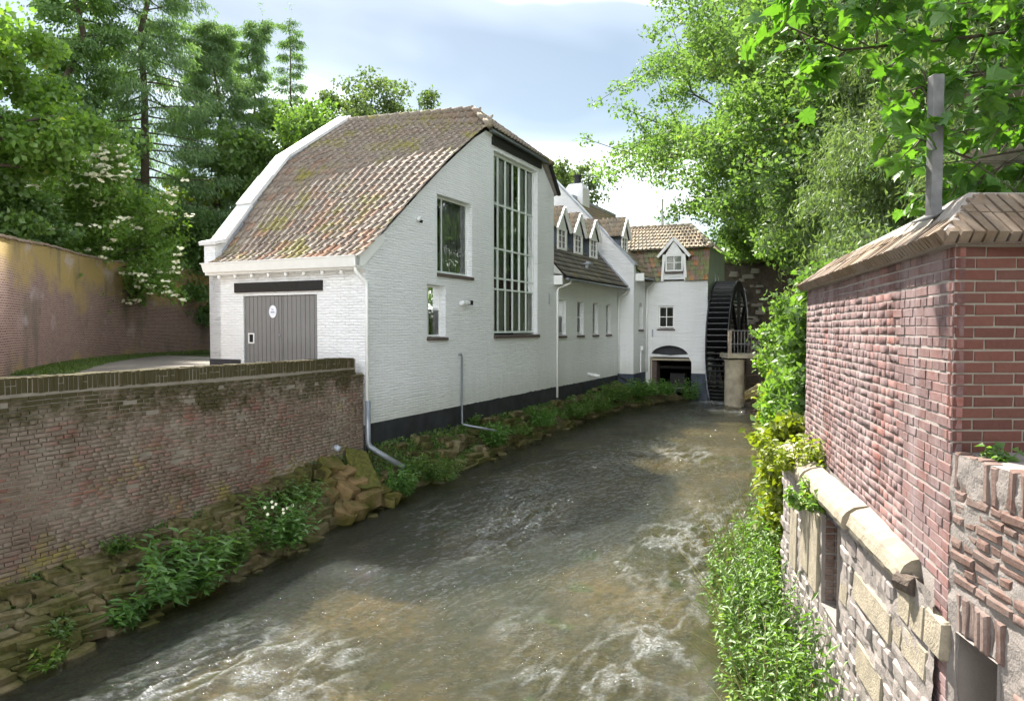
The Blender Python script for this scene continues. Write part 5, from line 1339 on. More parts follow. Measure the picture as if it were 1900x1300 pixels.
def make_tree(name, label, cat, base, H, R, cb, seed, nlimb, nleaf, ll, lw_, mat, style='broad', bark='bark', tr=.22, lean=(0, 0), crad=.75, group=None, sub=5, top=1.0, side=None, asym=None, up0=.75, fill=True):
    rs = np.random.RandomState(seed)
    t = thing(name, label, cat, base, 0, group)
    TT = .80 if style == 'broad' else .94
    tk = MB()
    n = 8; tp = []
    for i in range(n+1):
        f = i/n; tp.append(np.array([lean[0]*f*H + rs.normal()*.012*H*(0 < i), lean[1]*f*H + rs.normal()*.012*H*(0 < i), f*H*TT]))
    tk.tube(tp, [tr*(1-.86*i/n) for i in range(n+1)], 8, cap=False)
    def trunk_at(z):
        f = min(max(z/(H*TT), 0), .999)*n; i = int(f); return tp[i] + (tp[i+1]-tp[i])*(f-i)
    C, RD, DR = [], [], []
    az = rs.rand()*6
    for k in range(nlimb):
        f = (k+.5)/nlimb; h = cb + (H*.93-cb)*f
        az += 2.4 + rs.normal()*.3
        if style == 'broad':
            u_ = (h-cb)/(H-cb); prof = math.sqrt(max(.05, 1-(2*u_-.85)**2*.8)) if u_ > .1 else .75
            L_ = R*prof*rs.uniform(.75, 1.1); up = up0*(.35+u_)*rs.uniform(.5, 1.2); grav = -.02; wob = .13
        elif style == 'spruce':
            u_ = (h-cb)/(H-cb); L_ = R*(1-u_)**.75*rs.uniform(.45, 1.15)+.25; up = -.25+.55*u_+rs.normal()*.12; grav = -.02; wob = .05
        else:
            u_ = (h-cb)/(H-cb); L_ = R*math.sqrt(max(.06, 1-u_**2))*rs.uniform(.6, 1.1); up = .55; grav = -.12; wob = .12
        if asym: L_ *= 1 + asym[2]*math.cos(az-math.atan2(asym[1], asym[0]))
        d = np.array([math.cos(az), math.sin(az), up])
        P0 = trunk_at(h*(.80 if style == 'broad' else 1.0) if style == 'broad' else h)
        lp = curve(rs, P0, d, L_, 5, wob, grav)
        r0 = max(.02, tr*(.42 if style == 'broad' else .2)*(1-.5*f))
        tk.tube(lp, [r0*(1-.8*i/5) for i in range(6)], 5, cap=False)
        ns = sub
        for m_ in range(ns):
            g = .25 + .75*(m_+rs.rand())/ns; j = min(int(g*5), 4); Q = lp[j] + (lp[j+1]-lp[j])*(g*5-j)
            if style == 'spruce':
                for sg in (-1, 1):
                    dd = unit(np.array(lp[j+1]-lp[j])); sd = np.cross(dd, [0, 0, 1])*sg
                    dv = unit(dd*.6 + sd*rs.uniform(.5, 1) + np.array([0, 0, -.15]))
                    l2 = L_*.30*(1.15-g)+.25; sp = curve(rs, Q, dv, l2, 3, .15, -.18)
                    for s_ in sp[1:]: C.append(s_); RD.append(crad*rs.uniform(.5, 1)); DR.append(dv)
                C.append(Q); RD.append(crad*.8); DR.append(dd)
            else:
                dd = unit(np.array(lp[j+1]-lp[j])); dv = unit(dd + rs.normal(size=3)*.75 + np.array([0, 0, .15 if style == 'broad' else -.5]))
                l2 = L_*rs.uniform(.22, .45); sp = curve(rs, Q, dv, l2, 3, .2, -.03 if style == 'broad' else -.25)
                tk.tube(sp, [r0*.35, r0*.25, r0*.18, r0*.1], 4, cap=False)
                for s_ in sp[1:]: C.append(s_); RD.append(crad*rs.uniform(.55, 1.15)); DR.append(dv)
        C.append(lp[-1]); RD.append(crad); DR.append(d)
    if style == 'spruce':
        for q_ in range(6): C.append(np.array(trunk_at(H*.93)) + np.array([0, 0, H*.06*q_/5 - .2])); RD.append(.25); DR.append(np.array([0, 0, 1.]))
    tk.build('trunk', M[bark], t, smooth=True)
    C = np.array(C); RD = np.array(RD); DR = np.array(DR)
    P, idx = scatter(rs, C, RD, nleaf, (1, 1, .62 if style != 'weep' else 1.1))
    n_ = len(P)
    if style == 'broad':
        N_ = unit(rs.normal(size=(n_, 3)) + np.array([0, 0, .9])); Dv = unit(rs.normal(size=(n_, 3)) + np.array([0, 0, -.35]))
    elif style == 'spruce':
        Dv = unit(DR[idx]*.5 + rs.normal(size=(n_, 3))*.35 + np.array([0, 0, -.75])); N_ = unit(rs.normal(size=(n_, 3)) + np.array([0, 0, .4]))
    else:
        Dv = unit(rs.normal(size=(n_, 3))*.55 + np.array([0, 0, -.75])); N_ = unit(rs.normal(size=(n_, 3)))
    me = leaf_mesh('crown', P, Dv, N_, ll*rs.uniform(.65, 1.3, n_), lw_*rs.uniform(.65, 1.3, n_), np.clip(rs.rand(n_)*.7 + rs.rand(len(C))[idx]*.3, 0, 1), M[mat])
    link('crown', me, t)
    return t, C, RD
G0 = 2.3
# left side, behind the courtyard wall
make_tree('maple_tree', 'bright green maple at the far left whose crown hangs over the yellow lichened wall', 'tree', (-20.6, 27.5, G0), 16.0, 3.9, 9.0, 1, 22, 15000, .26, .24, 'leaf_bright', crad=.85, tr=.25)
make_tree('ivy_clad_tree', 'dark ivy-covered conifer standing left of the tall spruce with the bare trunk', 'tree', (-23.0, 37.5, G0), 29, 4.2, 3, 2, 90, 52000, .20, .14, 'leaf_dark', 'spruce', crad=.9, tr=.35, sub=4)
make_tree('spruce_tree', 'tallest spruce with a long bare brown trunk showing between drooping boughs', 'tree', (-21.4, 42, G0), 32, 5.6, 8.0, 3, 110, 80000, .26, .06, 'leaf_spruce', 'spruce', crad=.62, tr=.34, sub=5, group=None)
make_tree('spruce_tree', 'drooping spruce between the tall bare-trunk spruce and the white parapet', 'tree', (-18.9, 46, G0), 22.5, 5.2, 1.5, 4, 110, 80000, .26, .06, 'leaf_spruce', 'spruce', crad=.65, tr=.25, sub=5)
make_tree('spruce_tree', 'slender spruce rising against the sky left of the narrowest treetop', 'tree', (-18.2, 51, G0), 25.0, 3.0, 6, 5, 90, 36000, .26, .06, 'leaf_spruce', 'spruce', crad=.55, tr=.22, sub=4)
make_tree('spruce_tree', 'narrowest spruce top standing alone against the sky above the broadleaf trees', 'tree', (-17.0, 55, G0), 26.6, 2.2, 10, 6, 70, 14000, .26, .06, 'leaf_spruce', 'spruce', crad=.42, tr=.2, sub=4)
make_tree('broadleaf_tree', 'dense mid green broadleaf tree just behind the upper end of the white parapet', 'tree', (-14.9, 47, G0), 18.6, 5.4, 5, 7, 26, 34000, .26, .2, 'leaf_mid', crad=1.1, tr=.3)
make_tree('broadleaf_tree', 'airy pale tree behind the roof ridge nearest to the spruces', 'tree', (-11.8, 55, G0), 24.4, 4.8, 9, 8, 26, 14000, .27, .2, 'leaf_far', crad=.85, tr=.25)
make_tree('broadleaf_tree', 'airy pale tree behind the roof ridge next to the open sky', 'tree', (-7.8, 57, G0), 24.0, 4.0, 9, 9, 26, 12000, .27, .2, 'leaf_far', crad=.85, tr=.25)
make_tree('broadleaf_tree', 'round pale tree showing behind the white chimney', 'tree', (4.2, 64, G0), 19.6, 4.4, 6, 10, 22, 15000, .30, .22, 'leaf_far', crad=.95, tr=.25)
make_tree('young_maple', 'small yellow-green maple in shade between the elder and the parapet', 'tree', (-21.0, 48.5, G0), 12.5, 4.6, 2, 12, 18, 12000, .30, .28, 'leaf_yellow', crad=.85, tr=.12)
make_tree('hazel_bush', 'dark green bush over the wall beside the parapet foot', 'shrub', (-18.9, 43.5, 4.0), 7.0, 3.0, .4, 13, 18, 15000, .24, .18, 'leaf_dark', crad=.8, tr=.06)
make_tree('hazel_bush', 'mid green bush over the courtyard wall right of the flowering elder', 'shrub', (-20.6, 40.0, 4.2), 6.2, 2.7, .4, 14, 16, 12000, .22, .17, 'leaf_mid', crad=.75, tr=.06)
make_tree('hazel_bush', 'dark bush behind the yellow end of the courtyard wall', 'shrub', (-21.0, 30.0, 4.6), 5.0, 2.2, .4, 15, 14, 9000, .2, .16, 'leaf_dark', crad=.7, tr=.05)
make_tree('layered_maple', 'maple sapling with flat layered boughs low on the far left', 'tree', (-21.2, 28.5, 4.0), 7.0, 2.3, 1.5, 16, 14, 7000, .26, .22, 'leaf_mid', crad=.7, tr=.09)
et, EC, ER = make_tree('elder_bush', 'flowering elder with flat cream blossom heads leaning over the courtyard wall', 'shrub', (-20.3, 35.0, 4.2), 8.6, 3.3, .6, 17, 40, 34000, .22, .12, 'leaf_bright', crad=.8, tr=.10, asym=(.6, -.8, .3))
rs = np.random.RandomState(5)
ok = [i for i in range(len(EC)) if rs.rand() < .95]
V, F = [], []; nb = 0
bl = MB()
cen = EC.mean(0)
for i in ok:
    d = unit(EC[i]-cen); 
    if d[1] > .3: continue
    p = EC[i] + d*ER[i]*1.0 + np.array([.1, -.45, .2])
    for k in range(9):
        q_ = p + rs.normal(size=3)*np.array([.10, .10, .03]); r_ = rs.uniform(.05, .10)
        n_ = unit(rs.normal(size=3)*.35 + np.array([.1, -.5, .8])); a_ = unit(np.cross(n_, [1, .2, 0])); b_ = np.cross(n_, a_)
        bl.add([q_ + r_*(a_*math.cos(t)+b_*math.sin(t)) for t in (0, 1.257, 2.513, 3.77, 5.027)], [(0,1,2,3,4)])
bl.build('blossoms', M['flower'], et, kind='stuff')
# right side
make_tree('robinia_tree', 'tall feathery light green tree reaching out over the mill roof', 'tree', (22.0, 46.0, G0), 26.0, 11.4, 7.6, 21, 70, 170000, .27, .15, 'leaf_robinia', crad=1.2, tr=.45, bark='bark', asym=(-1, -.2, .45), up0=.8, sub=6)
make_tree('robinia_tree', 'second feathery tree above the ruined wall, behind the weeping cypress', 'tree', (16.6, 34.5, G0), 22.0, 6.8, 6.5, 22, 54, 120000, .22, .13, 'leaf_robinia', crad=1.2, tr=.3, asym=(-1, -.3, .2))
make_tree('robinia_tree', 'lower feathery tree filling the gap right beside the mill roof', 'tree', (16.8, 40.0, G0), 17.0, 5.6, 6.4, 28, 50, 80000, .24, .14, 'leaf_robinia', crad=1.15, tr=.25)
make_tree('weeping_cypress', 'grey-green weeping cypress rising right behind the sloped brick coping', 'tree', (9.9, 17.6, G0), 10.6, 2.9, .5, 23, 80, 90000, .18, .04, 'leaf_olive', 'weep', crad=.5, tr=.16, sub=5)
make_tree('weeping_cypress', 'taller olive weeping cypress between the feathery tree and the coping', 'tree', (11.2, 21.5, G0), 13.0, 3.2, .5, 24, 80, 90000, .20, .045, 'leaf_olive', 'weep', crad=.55, tr=.16, sub=5)
make_tree('yew_tree', 'dark yew filling the corner behind the steel post', 'tree', (9.9, 14.0, G0), 9.6, 3.0, .4, 25, 70, 80000, .15, .04, 'leaf_olive', 'weep', crad=.6, tr=.2, sub=5)
make_tree('yew_tree', 'darkest yew at the far right behind the fretwork rails', 'tree', (11.6, 12.2, G0), 10.0, 3.4, .4, 26, 44, 40000, .16, .045, 'leaf_dark', 'weep', crad=.7, tr=.2, sub=5)
make_tree('broadleaf_tree', 'green tree high above the weeping cypresses at the top edge', 'tree', (12.6, 23.5, G0), 16.0, 5.4, 5, 27, 40, 70000, .2, .13, 'leaf_robinia', crad=1.0, tr=.28)
# shrubs and creepers along the right bank
shr = [(10.2, 24.6, 2.0, 3.4, 1.35, 'leaf_mid', 'tall green shrub in front of the ruined wall'), (8.3, 20.5, 1.5, 3.1, 1.25, 'leaf_bright', 'lime green shrub leaning out towards the railing'),
       (9.6, 23.4, 1.6, 2.6, 1.25, 'leaf_bright', 'pale leafy shrub overhanging the brush heap'), (7.1, 17.2, .5, 3.2, .9, 'leaf_mid', 'green creeper mound midway along the right bank wall'),
       (6.05, 14.6, .4, 3.3, .75, 'leaf_yellow', 'yellow-green creeper spilling down the right bank wall'), (5.1, 12.4, .3, 3.4, .68, 'leaf_bright', 'leafy creeper column beside the brick terrace corner'),
       (4.25, 10.4, .2, 2.8, .52, 'leaf_yellow', 'yellow creeper hanging at the end of the limestone footing'), (6.2, 14.2, 1.8, 4.0, .85, 'leaf_mid', 'shrub showing just past the end of the sloped coping'),
       (4.85, 11.2, 2.0, 2.7, .6, 'leaf_mid', 'green shrub against the far end of the brick terrace wall')]
for i, (x, y, z, h, r_, m_, lab) in enumerate(shr):
    make_tree('shrub', lab, 'shrub', (x, y, z), h, r_, .1, 40+i, 22, 7500, .13, .085, m_, crad=.33, tr=.03, sub=4, up0=.5, group='shrubs along the right river bank')
# climber over the limestone ledge
def clump(name, label, cat, base, h, spread, nst, mat, ll, lw_, seed, per=16, droop=.3, group=None, stuff=False, parts=False, lean=(0, 0)):
    rs = np.random.RandomState(seed)
    P, D, N_, tk = [], [], [], MB()
    for i in range(nst):
        a = rs.rand()*6.28; b = rs.rand()**.6*spread; p0 = np.array([math.cos(a)*b*.6, math.sin(a)*b*.6, -.03])
        d = unit(np.array([math.cos(a)*b*.5+lean[0], math.sin(a)*b*.5+lean[1], h*1.0]) + rs.normal(size=3)*.06)
        L_ = h*rs.uniform(.6, 1.12); st = curve(rs, p0, d, L_, 4, .10, -.03)
        tk.tube(st, [.007, .006, .005, .004, .002], 3, cap=False)
        for k in range(per):
            g = .12 + .88*(k+rs.rand())/per; j = min(int(g*4), 3); Q = st[j] + (st[j+1]-st[j])*(g*4-j)
            aa = k*2.4 + rs.rand(); dv = np.array([math.cos(aa), math.sin(aa), .35-droop*rs.rand()*2.2 + (.8 if g > .93 else 0)])
            P.append(Q); D.append(dv); N_.append(np.array([0, 0, 1.]) + rs.normal(size=3)*.35)
    P, D, N_ = map(np.array, (P, D, N_)); n = len(P)
    if stuff:
        return P + np.array(base), D, N_, tk
    t = thing(name, label, cat, base, 0, group)
    tk.build('stems', M['leaf_mid'], t)
    Ls, Ws, Rn = ll*rs.uniform(.6, 1.25, n), lw_*rs.uniform(.7, 1.2, n), rs.rand(n)
    if parts:
        key = np.argsort([-(Vector(base)+Vector(p)).z for p in P]); big = key[:min(n, 120)]; rest = key[min(n, 120):]
        mes = []
        for v in range(6):
            mes.append(lancet('leaf', rs.rand(), mat))
        for i in big:
            dd = unit(D[i]); sd = unit(np.cross(dd, N_[i])); nn = np.cross(sd, dd)
            o = link('leaf', mes[rs.randint(6)], t); o.matrix_local = frame_m(P[i], Vector(sd*Ws[i]), Vector(dd*Ls[i]), Vector(nn*Ls[i]))
        if len(rest): link('foliage', leaf_mesh('foliage', P[rest], D[rest], N_[rest], Ls[rest], Ws[rest], Rn[rest], M[mat], curl=.2), t, kind='stuff')
    else: link('foliage', leaf_mesh('foliage', P, D, N_, Ls, Ws, Rn, M[mat], curl=.2), t, kind='stuff')
    return t
def lancet(name, r, mat):
    m = MB(); vs, fs = [], []
    for i, (y, w_) in enumerate(((0, .0), (.18, .34), (.4, .5), (.7, .30), (1.0, .0))):
        zc = -.35*y*y
        vs += [(-w_, y, zc + .10*(w_ > 0)), (0, y, zc), (w_, y, zc + .10*(w_ > 0))]
    for i in range(4): b = i*3; fs += [(b, b+1, b+4, b+3), (b+1, b+2, b+5, b+4)]
    m.add(vs, fs, r); me = m.mesh(name, M[mat], fix=False); return me
# nettles and balsam on the left bank
cl = [(-5.45, -.70, -.12, .85, .80, 60, 'leaf_nettle', .17, .06, 'biggest nettle clump, at the water edge below the mossy wall', True),
      (-3.45, -.72, .05, .90, .70, 60, 'leaf_nettle', .13, .05, 'tall leafy nettles with a white flower left of the orange outcrop', True),
      (-4.45, -.66, .05, .60, .60, 50, 'leaf_mid', .11, .045, 'ferny green plants between the two nettle clumps', False),
      (-6.3, -.80, -.22, .42, .36, 18, 'leaf_nettle', .15, .055, 'small nettle overhanging the water left of the biggest clump', True),
      (-7.1, -.72, -.1, .32, .22, 10, 'leaf_mid', .10, .045, 'thin plant on the mud below the layered stones', False),
      (-7.5, -.92, -.25, .24, .25, 12, 'leaf_weed', .10, .04, 'lowest bright green plant at the lower left water edge', False),
      (-6.0, -.20, .62, .24, .20, 14, 'leaf_mid', .08, .04, 'small fern at the foot of the mossy wall', False),
      (-2.6, -.50, .62, .40, .50, 30, 'leaf_mid', .09, .04, 'weeds on the ledge just left of the outcrop', False),
      (-.05, -.92, .22, .62, .45, 40, 'leaf_nettle', .10, .045, 'green clump under the grey drain pipe mouth', False),
      (1.55, -.85, .25, .55, .70, 54, 'leaf_mid', .10, .04, 'spreading green clump on the bank past the drain pipe', False),
      (.8, -.6, .55, .40, .5, 34, 'leaf_mid', .09, .035, 'low weeds between drain pipe and house plinth', False),
      (4.9, -.62, .55, .62, .45, 40, 'leaf_nettle', .12, .05, 'rounded clump on the bank below the tall window', False),
      (8.3, -.60, .65, .62, .6, 46, 'leaf_nettle', .12, .05, 'leafy clump below the second downpipe', False),
      (4.6, -.12, 1.12, .30, .2, 12, 'leaf_mid', .09, .04, 'sprig against the black plinth by the thin pipe', False),
      (6.4, -.5, .7, .32, .8, 44, 'leaf_mid', .09, .035, 'short weeds midway along the house bank', False),
      (11.0, -.65, .70, .5, .8, 54, 'leaf_mid', .13, .05, 'weeds below the four slot windows near the second pipe', False),
      (12.9, -.80, .75, .55, .7, 40, 'leaf_mid', .14, .055, 'broad weed patch under the overflow pipe', False),
      (15.0, -.95, .85, .75, .75, 44, 'leaf_mid', .15, .06, 'tall weeds below the corner of the tall gable', False),
      (16.7, -1.5, .9, .75, .8, 44, 'leaf_nettle', .15, .06, 'tallest weeds in front of the gabled house plinth', False),
      (18.4, -2.0, .85, .65, .75, 46, 'leaf_nettle', .15, .06, 'weed patch in front of the dark race arch', False),
      (19.2, -3.05, .6, .9, .45, 26, 'leaf_nettle', .15, .055, 'weeds at the blue-black plinth beside the wheel', False)]
for i, (s_, w_, z, h, sp, ns, m_, ll, lw_, lab, pt) in enumerate(cl):
    P = HW(s_, w_, z)
    clump('weed_clump', lab, 'plant', tuple(P), h, sp, ns, m_, ll, lw_, 60+i, per=18, group='green plants along the left river bank', parts=pt)
rs = np.random.RandomState(3)
bl = MB()
for k in range(9):
    p = HW(-3.5, -.85, .75) + Vector(rs.normal(size=3)*np.array([.12, .12, .06])); a_ = rs.rand()*3
    bl.add([p + Vector((.03*math.cos(a_+t), .012*math.sin(a_+t), .03*math.sin(a_+t))) for t in (0, 1.6, 3.1, 4.7)], [(0,1,2,3)])
bl_o = bl.build('white_flowers', M['flower']); bl_o['kind'] = 'stuff'
# moss and small growth over the bank (nobody could count it)
rs = np.random.RandomState(9); n = 34000
s_ = np.where(rs.rand(n) < .3, rs.uniform(-8.5, 0, n), rs.uniform(0, 18, n)); f = rs.rand(n)
P = np.array([tuple(HW(a, yedge(a)*b*.95, ztop(a)+(zwat(a)-ztop(a))*b*.9+.03)) for a, b in zip(s_, f)])
keep = fbm(s_*1.3, f*3, 31, 3) > np.where(s_ < 0, .52, .42)
P = P[keep]; n = len(P)
o = link('bank_growth', leaf_mesh('bank_growth', P, unit(rs.normal(size=(n, 3))+np.array([0, 0, .8])), unit(rs.normal(size=(n, 3))+np.array([0, 0, 1])), rs.uniform(.03, .10, n), rs.uniform(.015, .045, n), rs.rand(n), M['leaf_mid'])); o['kind'] = 'stuff'
# grass along the foot of the courtyard wall
rs = np.random.RandomState(10); n = 9000; i = rs.randint(2, 8, n); f = rs.rand(n); A = np.array(pts)[:, :2]
B = A[i] + (A[i+1]-A[i])*f[:, None]; dirn = unit(A[i+1]-A[i]); nn = np.stack([dirn[:, 1], -dirn[:, 0]], 1)
B = B + nn*(rs.rand(n, 1)**1.5*np.clip(1.6-.18*i[:, None]*0, .6, 1.6))
P = np.concatenate([B, np.full((n, 1), 2.35)], 1)
o = link('wall_foot_grass', leaf_mesh('wall_foot_grass', P, unit(rs.normal(size=(n, 3))*.5+np.array([0, 0, 1])), unit(rs.normal(size=(n, 3))), rs.uniform(.06, .2, n), rs.uniform(.015, .04, n), rs.rand(n), M['grassblade'])); o['kind'] = 'stuff'
# dense weeds on the right bank
rs = np.random.RandomState(14)
PP, DD, NN_ = [], [], []; SZ, TN = [], []; tk = MB(); cnt = 0
wx_ = interp([4.0, 6, 8.3, 10.9, 12.6], [1.95, 2.15, 2.5, 3.2, 4.0]); wr_ = interp([4.0, 6, 8.75, 10.9, 12.6], [2.15, 2.62, 3.38, 4.1, 4.9])
while cnt < 560:
    y = rs.uniform(4.6, 12.3); a, b = wx_(y), wr_(y); f = rs.rand(); x = a + (b-a)*f
    hmax = .75 + .75*f if y < 9.2 else .55+.5*f
    hmax *= np.interp(y, [4.6, 6.2, 9.5, 12.3], [.9, 1.0, 1.0, .75])
    z = .05 + .35*f - float(np.interp(y, [7, 11], [.27, 0.0]))
    p, d, n_, t_ = clump('', '', '', (x, y, z), hmax*rs.uniform(.65, 1.0), .12, 1, 'leaf_weed', .1, .03, rs.randint(1e6), per=22, stuff=True, droop=.35, lean=(-.10, -.02))
    PP.append(p); DD.append(d); NN_.append(n_); SZ.append(np.full(len(p), rs.uniform(.55, 1.35))); TN.append(np.full(len(p), rs.rand()))
    b0 = len(tk.v); tk.v += [(q[0]+x, q[1]+y, q[2]+z) for q in t_.v]; tk.f += [tuple(i+b0 for i in g) for g in t_.f]; tk.r += t_.r
    cnt += 1
PP, DD, NN_, SZ, TN = map(np.concatenate, (PP, DD, NN_, SZ, TN)); n = len(PP)
o = link('bank_weeds', leaf_mesh('bank_weeds', PP, DD, NN_, SZ*rs.uniform(.06, .125, n), SZ*rs.uniform(.022, .042, n), .35*rs.rand(n)+.65*TN**1.4, M['leaf_weed'], curl=.25)); o['kind'] = 'stuff'
o = tk.build('weed_stems', M['leaf_weed']); o['kind'] = 'stuff'
gP = []
tk = MB()
for k in range(420):                                             # grass blades and dry stalks among the weeds
    y = rs.uniform(5, 12); a, b = wx_(y), wr_(y); x = a + (b-a)*rs.rand()
    z = .05 - float(np.interp(y, [7, 11], [.27, 0.0])) + .2; h_ = rs.uniform(.5, 1.25); d = unit(np.array([rs.normal()*.3-.15, rs.normal()*.3, 1.0]))
    st = curve(rs, (x, y, z), d, h_, 4, .12, -.10); w0 = rs.uniform(.004, .009)
    tk.tube(st, [w0, w0*.9, w0*.7, w0*.5, .001], 3, rnd=rs.rand(), cap=False)
o = tk.build('bank_grass', M['grass_dry']); o['kind'] = 'stuff'
# creeper on the limestone ledge and ivy on the old masonry
def at_tw(x, y, z): return tuple(KM @ Vector((x, y, z)))
clump('ledge_creeper', 'yellow-green creeper growing over the far ledge of the limestone footing', 'plant', at_tw(3.9, .12, 2.28), .40, .55, 60, 'leaf_yellow', .075, .05, 91, per=16, droop=.6, lean=(-.05, -.05))
clump('ledge_creeper', 'greener creeper hanging into the brick niche of the footing', 'plant', at_tw(2.85, .22, 2.12), .26, .32, 40, 'leaf_bright', .065, .045, 92, per=14, droop=.7, lean=(-.02, -.06))
clump('corner_ivy', 'small ivy plant on the top of the old masonry at the far right', 'plant', (2.50, 3.62, 3.12), .10, .09, 12, 'leaf_mid', .055, .05, 93, per=7, droop=.35)
# brush heap
bh = thing('brush_heap', 'heap of dry reddish brushwood at the water behind the concrete pier', 'brush heap', (10.0, 27.0, .4))
rs = np.random.RandomState(18); tk = MB()
for k in range(420):
    a = np.array([rs.uniform(-.3, 1.1), rs.uniform(-.9, .7), rs.uniform(.2, 1.75)]); a[0] += a[2]*.12
    d = unit(np.array([-.8, -.45, -.75]) + rs.normal(size=3)*.38); L_ = rs.uniform(.6, 1.6)
    tk.tube(curve(rs, a, d, L_, 3, .10, .0), [.014, .011, .008, .004], 3, cap=False)
tk.build('twigs', M['twig'], bh, kind='stuff')
fp = thing('flag_pole', 'thin white flag pole rising behind the mill roof', 'flag pole', (9.7, 46.0, 2.3))
q = MB(); q.tube([(0, 0, 0), (0, 0, 9.75)], [.10, .075], 10); q.build('pole', M['paint'], fp)
# far wood that closes the view
rs = np.random.RandomState(20); n = 60000
a = rs.uniform(-72, 78, n); r_ = rs.uniform(72, 88, n); az = np.radians(a)
P = np.stack([np.sin(az)*r_, np.cos(az)*r_, G0 + rs.rand(n)**.8*(9 + 5*fbm(a*.2, a*0+2, 41, 3)) ], 1)
o = link('far_wood', leaf_mesh('far_wood', P, unit(rs.normal(size=(n, 3))+np.array([0, 0, -.3])), unit(rs.normal(size=(n, 3))+np.array([0, 0, .6])), rs.uniform(.5, 1.1, n), rs.uniform(.4, .8, n), rs.rand(n), M['leaf_mid'])); o['kind'] = 'stuff'

# ------------------------------------------------------------------ sycamore boughs over the terrace
syc = thing('sycamore_tree', 'sycamore whose big bright lobed leaves hang over the terrace wall at top right', 'tree', (7.4, 5.6, 2.3))
SB = Vector((7.4, 5.6, 2.3))
def syc_leaf(r, rr):
    half = [(0.0, .0), (.10, -.02), (.30, .06), (.52, .02), (.38, .20), (.46, .34), (.74, .46), (.44, .52), (.34, .60), (.28, .80), (.12, .86), (0, 1.08)]
    m = MB(); vs = [(0, .28, 0)]
    pts = [(x, y) for x, y in half] + [(-x, y) for x, y in reversed(half[1:-1])]
    for x, y in pts:
        z = .26*abs(x) - .36*(y-.2)**2*np.sign(y-.2) - .42*x*x + rr.uniform(-.05, .05)
        vs.append((x*rr.uniform(.92, 1.08), y*rr.uniform(.96, 1.04), z))
    n = len(pts); fs = [(0, i+1, (i+1) % n + 1) for i in range(n)]
    m.add(vs, fs, r); return m.mesh('leaf', M['leaf_syc'], fix=False)
rr = random.Random(61); rs = np.random.RandomState(62)
LVm = [syc_leaf((k+.5)/10, rr) for k in range(10)]
tk = MB(); sites = []
def bough(pl, r0, sub, seed_spread=.55):
    pl = [Vector(p) - SB for p in pl]
    pl = [p + (Vector(rs.normal(size=3)*.07) if i else Vector()) for i, p in enumerate(pl)]
    f = poly_curve(pl); n = 10
    tk.tube([f(i/n) for i in range(n+1)], [r0*(1-.8*i/n) for i in range(n+1)], 6, cap=False)
    for k in range(sub):
        g = .12 + .88*(k + rs.rand())/sub; Q = np.array(f(min(g, 1)))
        d = unit(np.array(f(min(g+.05, 1))) - np.array(f(max(g-.05, 0)))) ; dv = unit(d*.8 + rs.normal(size=3)*.8 + np.array([-.1, -.1, -.25]))
        st = curve(rs, Q, dv, rs.uniform(.25, seed_spread), 3, .18, -.10)
        tk.tube(st, [.007, .005, .004, .003], 4, cap=False)
        for j in range(1, 4):
            for e in range(2): sites.append((st[j], dv))
bough([(7.4, 5.6, 7.2), (5.6, 5.6, 6.4), (4.0, 5.6, 6.02), (2.7, 5.6, 6.0), (1.95, 5.6, 6.15)], .03, 55)
bough([(7.4, 5.6, 7.0), (5.4, 5.2, 6.1), (4.2, 5.1, 5.75), (3.2, 5.0, 5.55), (2.55, 5.0, 5.50)], .028, 57)
bough([(7.4, 5.6, 6.4), (5.2, 4.9, 5.6), (4.0, 4.7, 5.15), (3.2, 4.6, 4.95), (2.62, 4.5, 5.0)], .024, 52)
bough([(7.4, 5.6, 6.0), (5.2, 5.0, 5.2), (4.2, 4.9, 4.9), (3.5, 4.9, 4.72), (2.95, 4.9, 4.68)], .022, 47, .45)
bough([(7.4, 5.6, 7.4), (5.6, 6.2, 7.2), (4.2, 6.2, 6.9), (3.2, 6.2, 6.75), (2.4, 6.2, 6.7)], .03, 50)
bough([(5.6, 5.2, 6.2), (4.4, 4.6, 5.9), (3.5, 4.4, 5.75), (2.95, 4.3, 5.75)], .02, 42)
bough([(6.2, 5.6, 6.6), (4.9, 5.4, 6.6), (3.9, 5.3, 6.45), (3.0, 5.2, 6.35), (2.3, 5.2, 6.25)], .02, 52)
bough([(7.4, 5.6, 6.6), (5.8, 4.9, 6.35), (4.5, 4.6, 6.25), (3.4, 4.5, 6.2), (2.5, 4.6, 6.1)], .02, 50)
bough([(7.4, 5.6, 6.2), (5.4, 4.6, 5.4), (4.2, 4.3, 5.25), (3.4, 4.2, 5.2), (2.75, 4.2, 5.25)], .02, 50, .45)
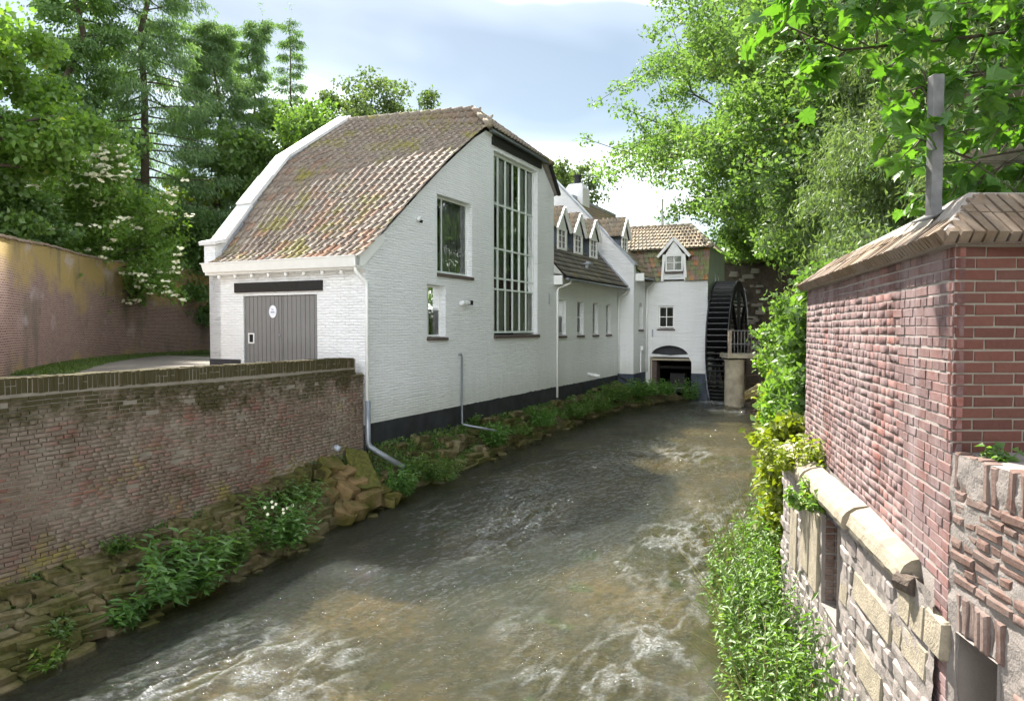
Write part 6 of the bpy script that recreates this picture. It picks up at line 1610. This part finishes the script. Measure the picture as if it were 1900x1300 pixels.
bough([(7.4, 5.6, 7.0), (5.8, 5.9, 5.9), (4.8, 5.9, 5.6), (4.0, 5.9, 5.45), (3.2, 5.9, 5.5)], .02, 50)
bough([(7.4, 5.6, 5.8), (5.6, 5.3, 4.95), (4.7, 5.2, 4.75), (4.0, 5.2, 4.68), (3.3, 5.2, 4.72)], .02, 50, .45)
bough([(7.4, 5.6, 7.6), (5.2, 5.3, 6.9), (3.8, 5.2, 6.6), (2.8, 5.1, 6.5), (2.0, 5.1, 6.45)], .02, 50)
bough([(7.4, 5.6, 6.8), (5.6, 4.6, 5.9), (4.4, 4.2, 5.6), (3.5, 4.0, 5.5), (2.9, 3.9, 5.45)], .018, 42)
tk.tube([(0, 0, 0), (.05, .05, 2.5), (0, 0, 5.6)], [.24, .2, .12], 10); tk.build('branches', M['bark'], syc, smooth=True)
V, F, Rn = [], [], []; nb = 0; L_ = []
for P, dv in sites:
    a = rs.rand()*6.28; d = unit(np.array([math.cos(a), math.sin(a), rs.uniform(-.9, .15)]) + np.array([-.25, -.35, 0])); nn = unit(np.array([0, 0, 1.]) + rs.normal(size=3)*.55)
    sd = unit(np.cross(d, nn)); nn = np.cross(sd, d); s_ = rs.uniform(.085, .17)
    base = P + d*.03; mtx = frame_m(base, Vector(sd*s_), Vector(d*s_), Vector(nn*s_)); wp = Vector(base) + SB
    ok, dist = in_view(wp); L_.append((dist if ok else dist+1000, mtx, rs.randint(10)))
L_.sort(key=lambda t: t[0])
for k, (dist, mtx, vi) in enumerate(L_):
    if k < 300: o = link('leaf', LVm[vi], syc); o.matrix_local = mtx
    else:
        me = LVm[vi]; v = np.array([tuple(q.co) for q in me.vertices]); A = np.array(mtx); V.append(v @ A[:3, :3].T + A[:3, 3])
        F.append(np.array([tuple(p.vertices) for p in me.polygons]) + nb); nb += len(v); Rn.append(np.full(len(v), (vi+.5)/10))
link('foliage', npmesh('foliage', np.concatenate(V), np.concatenate(F), M['leaf_syc'], np.concatenate(Rn)), syc, kind='stuff')
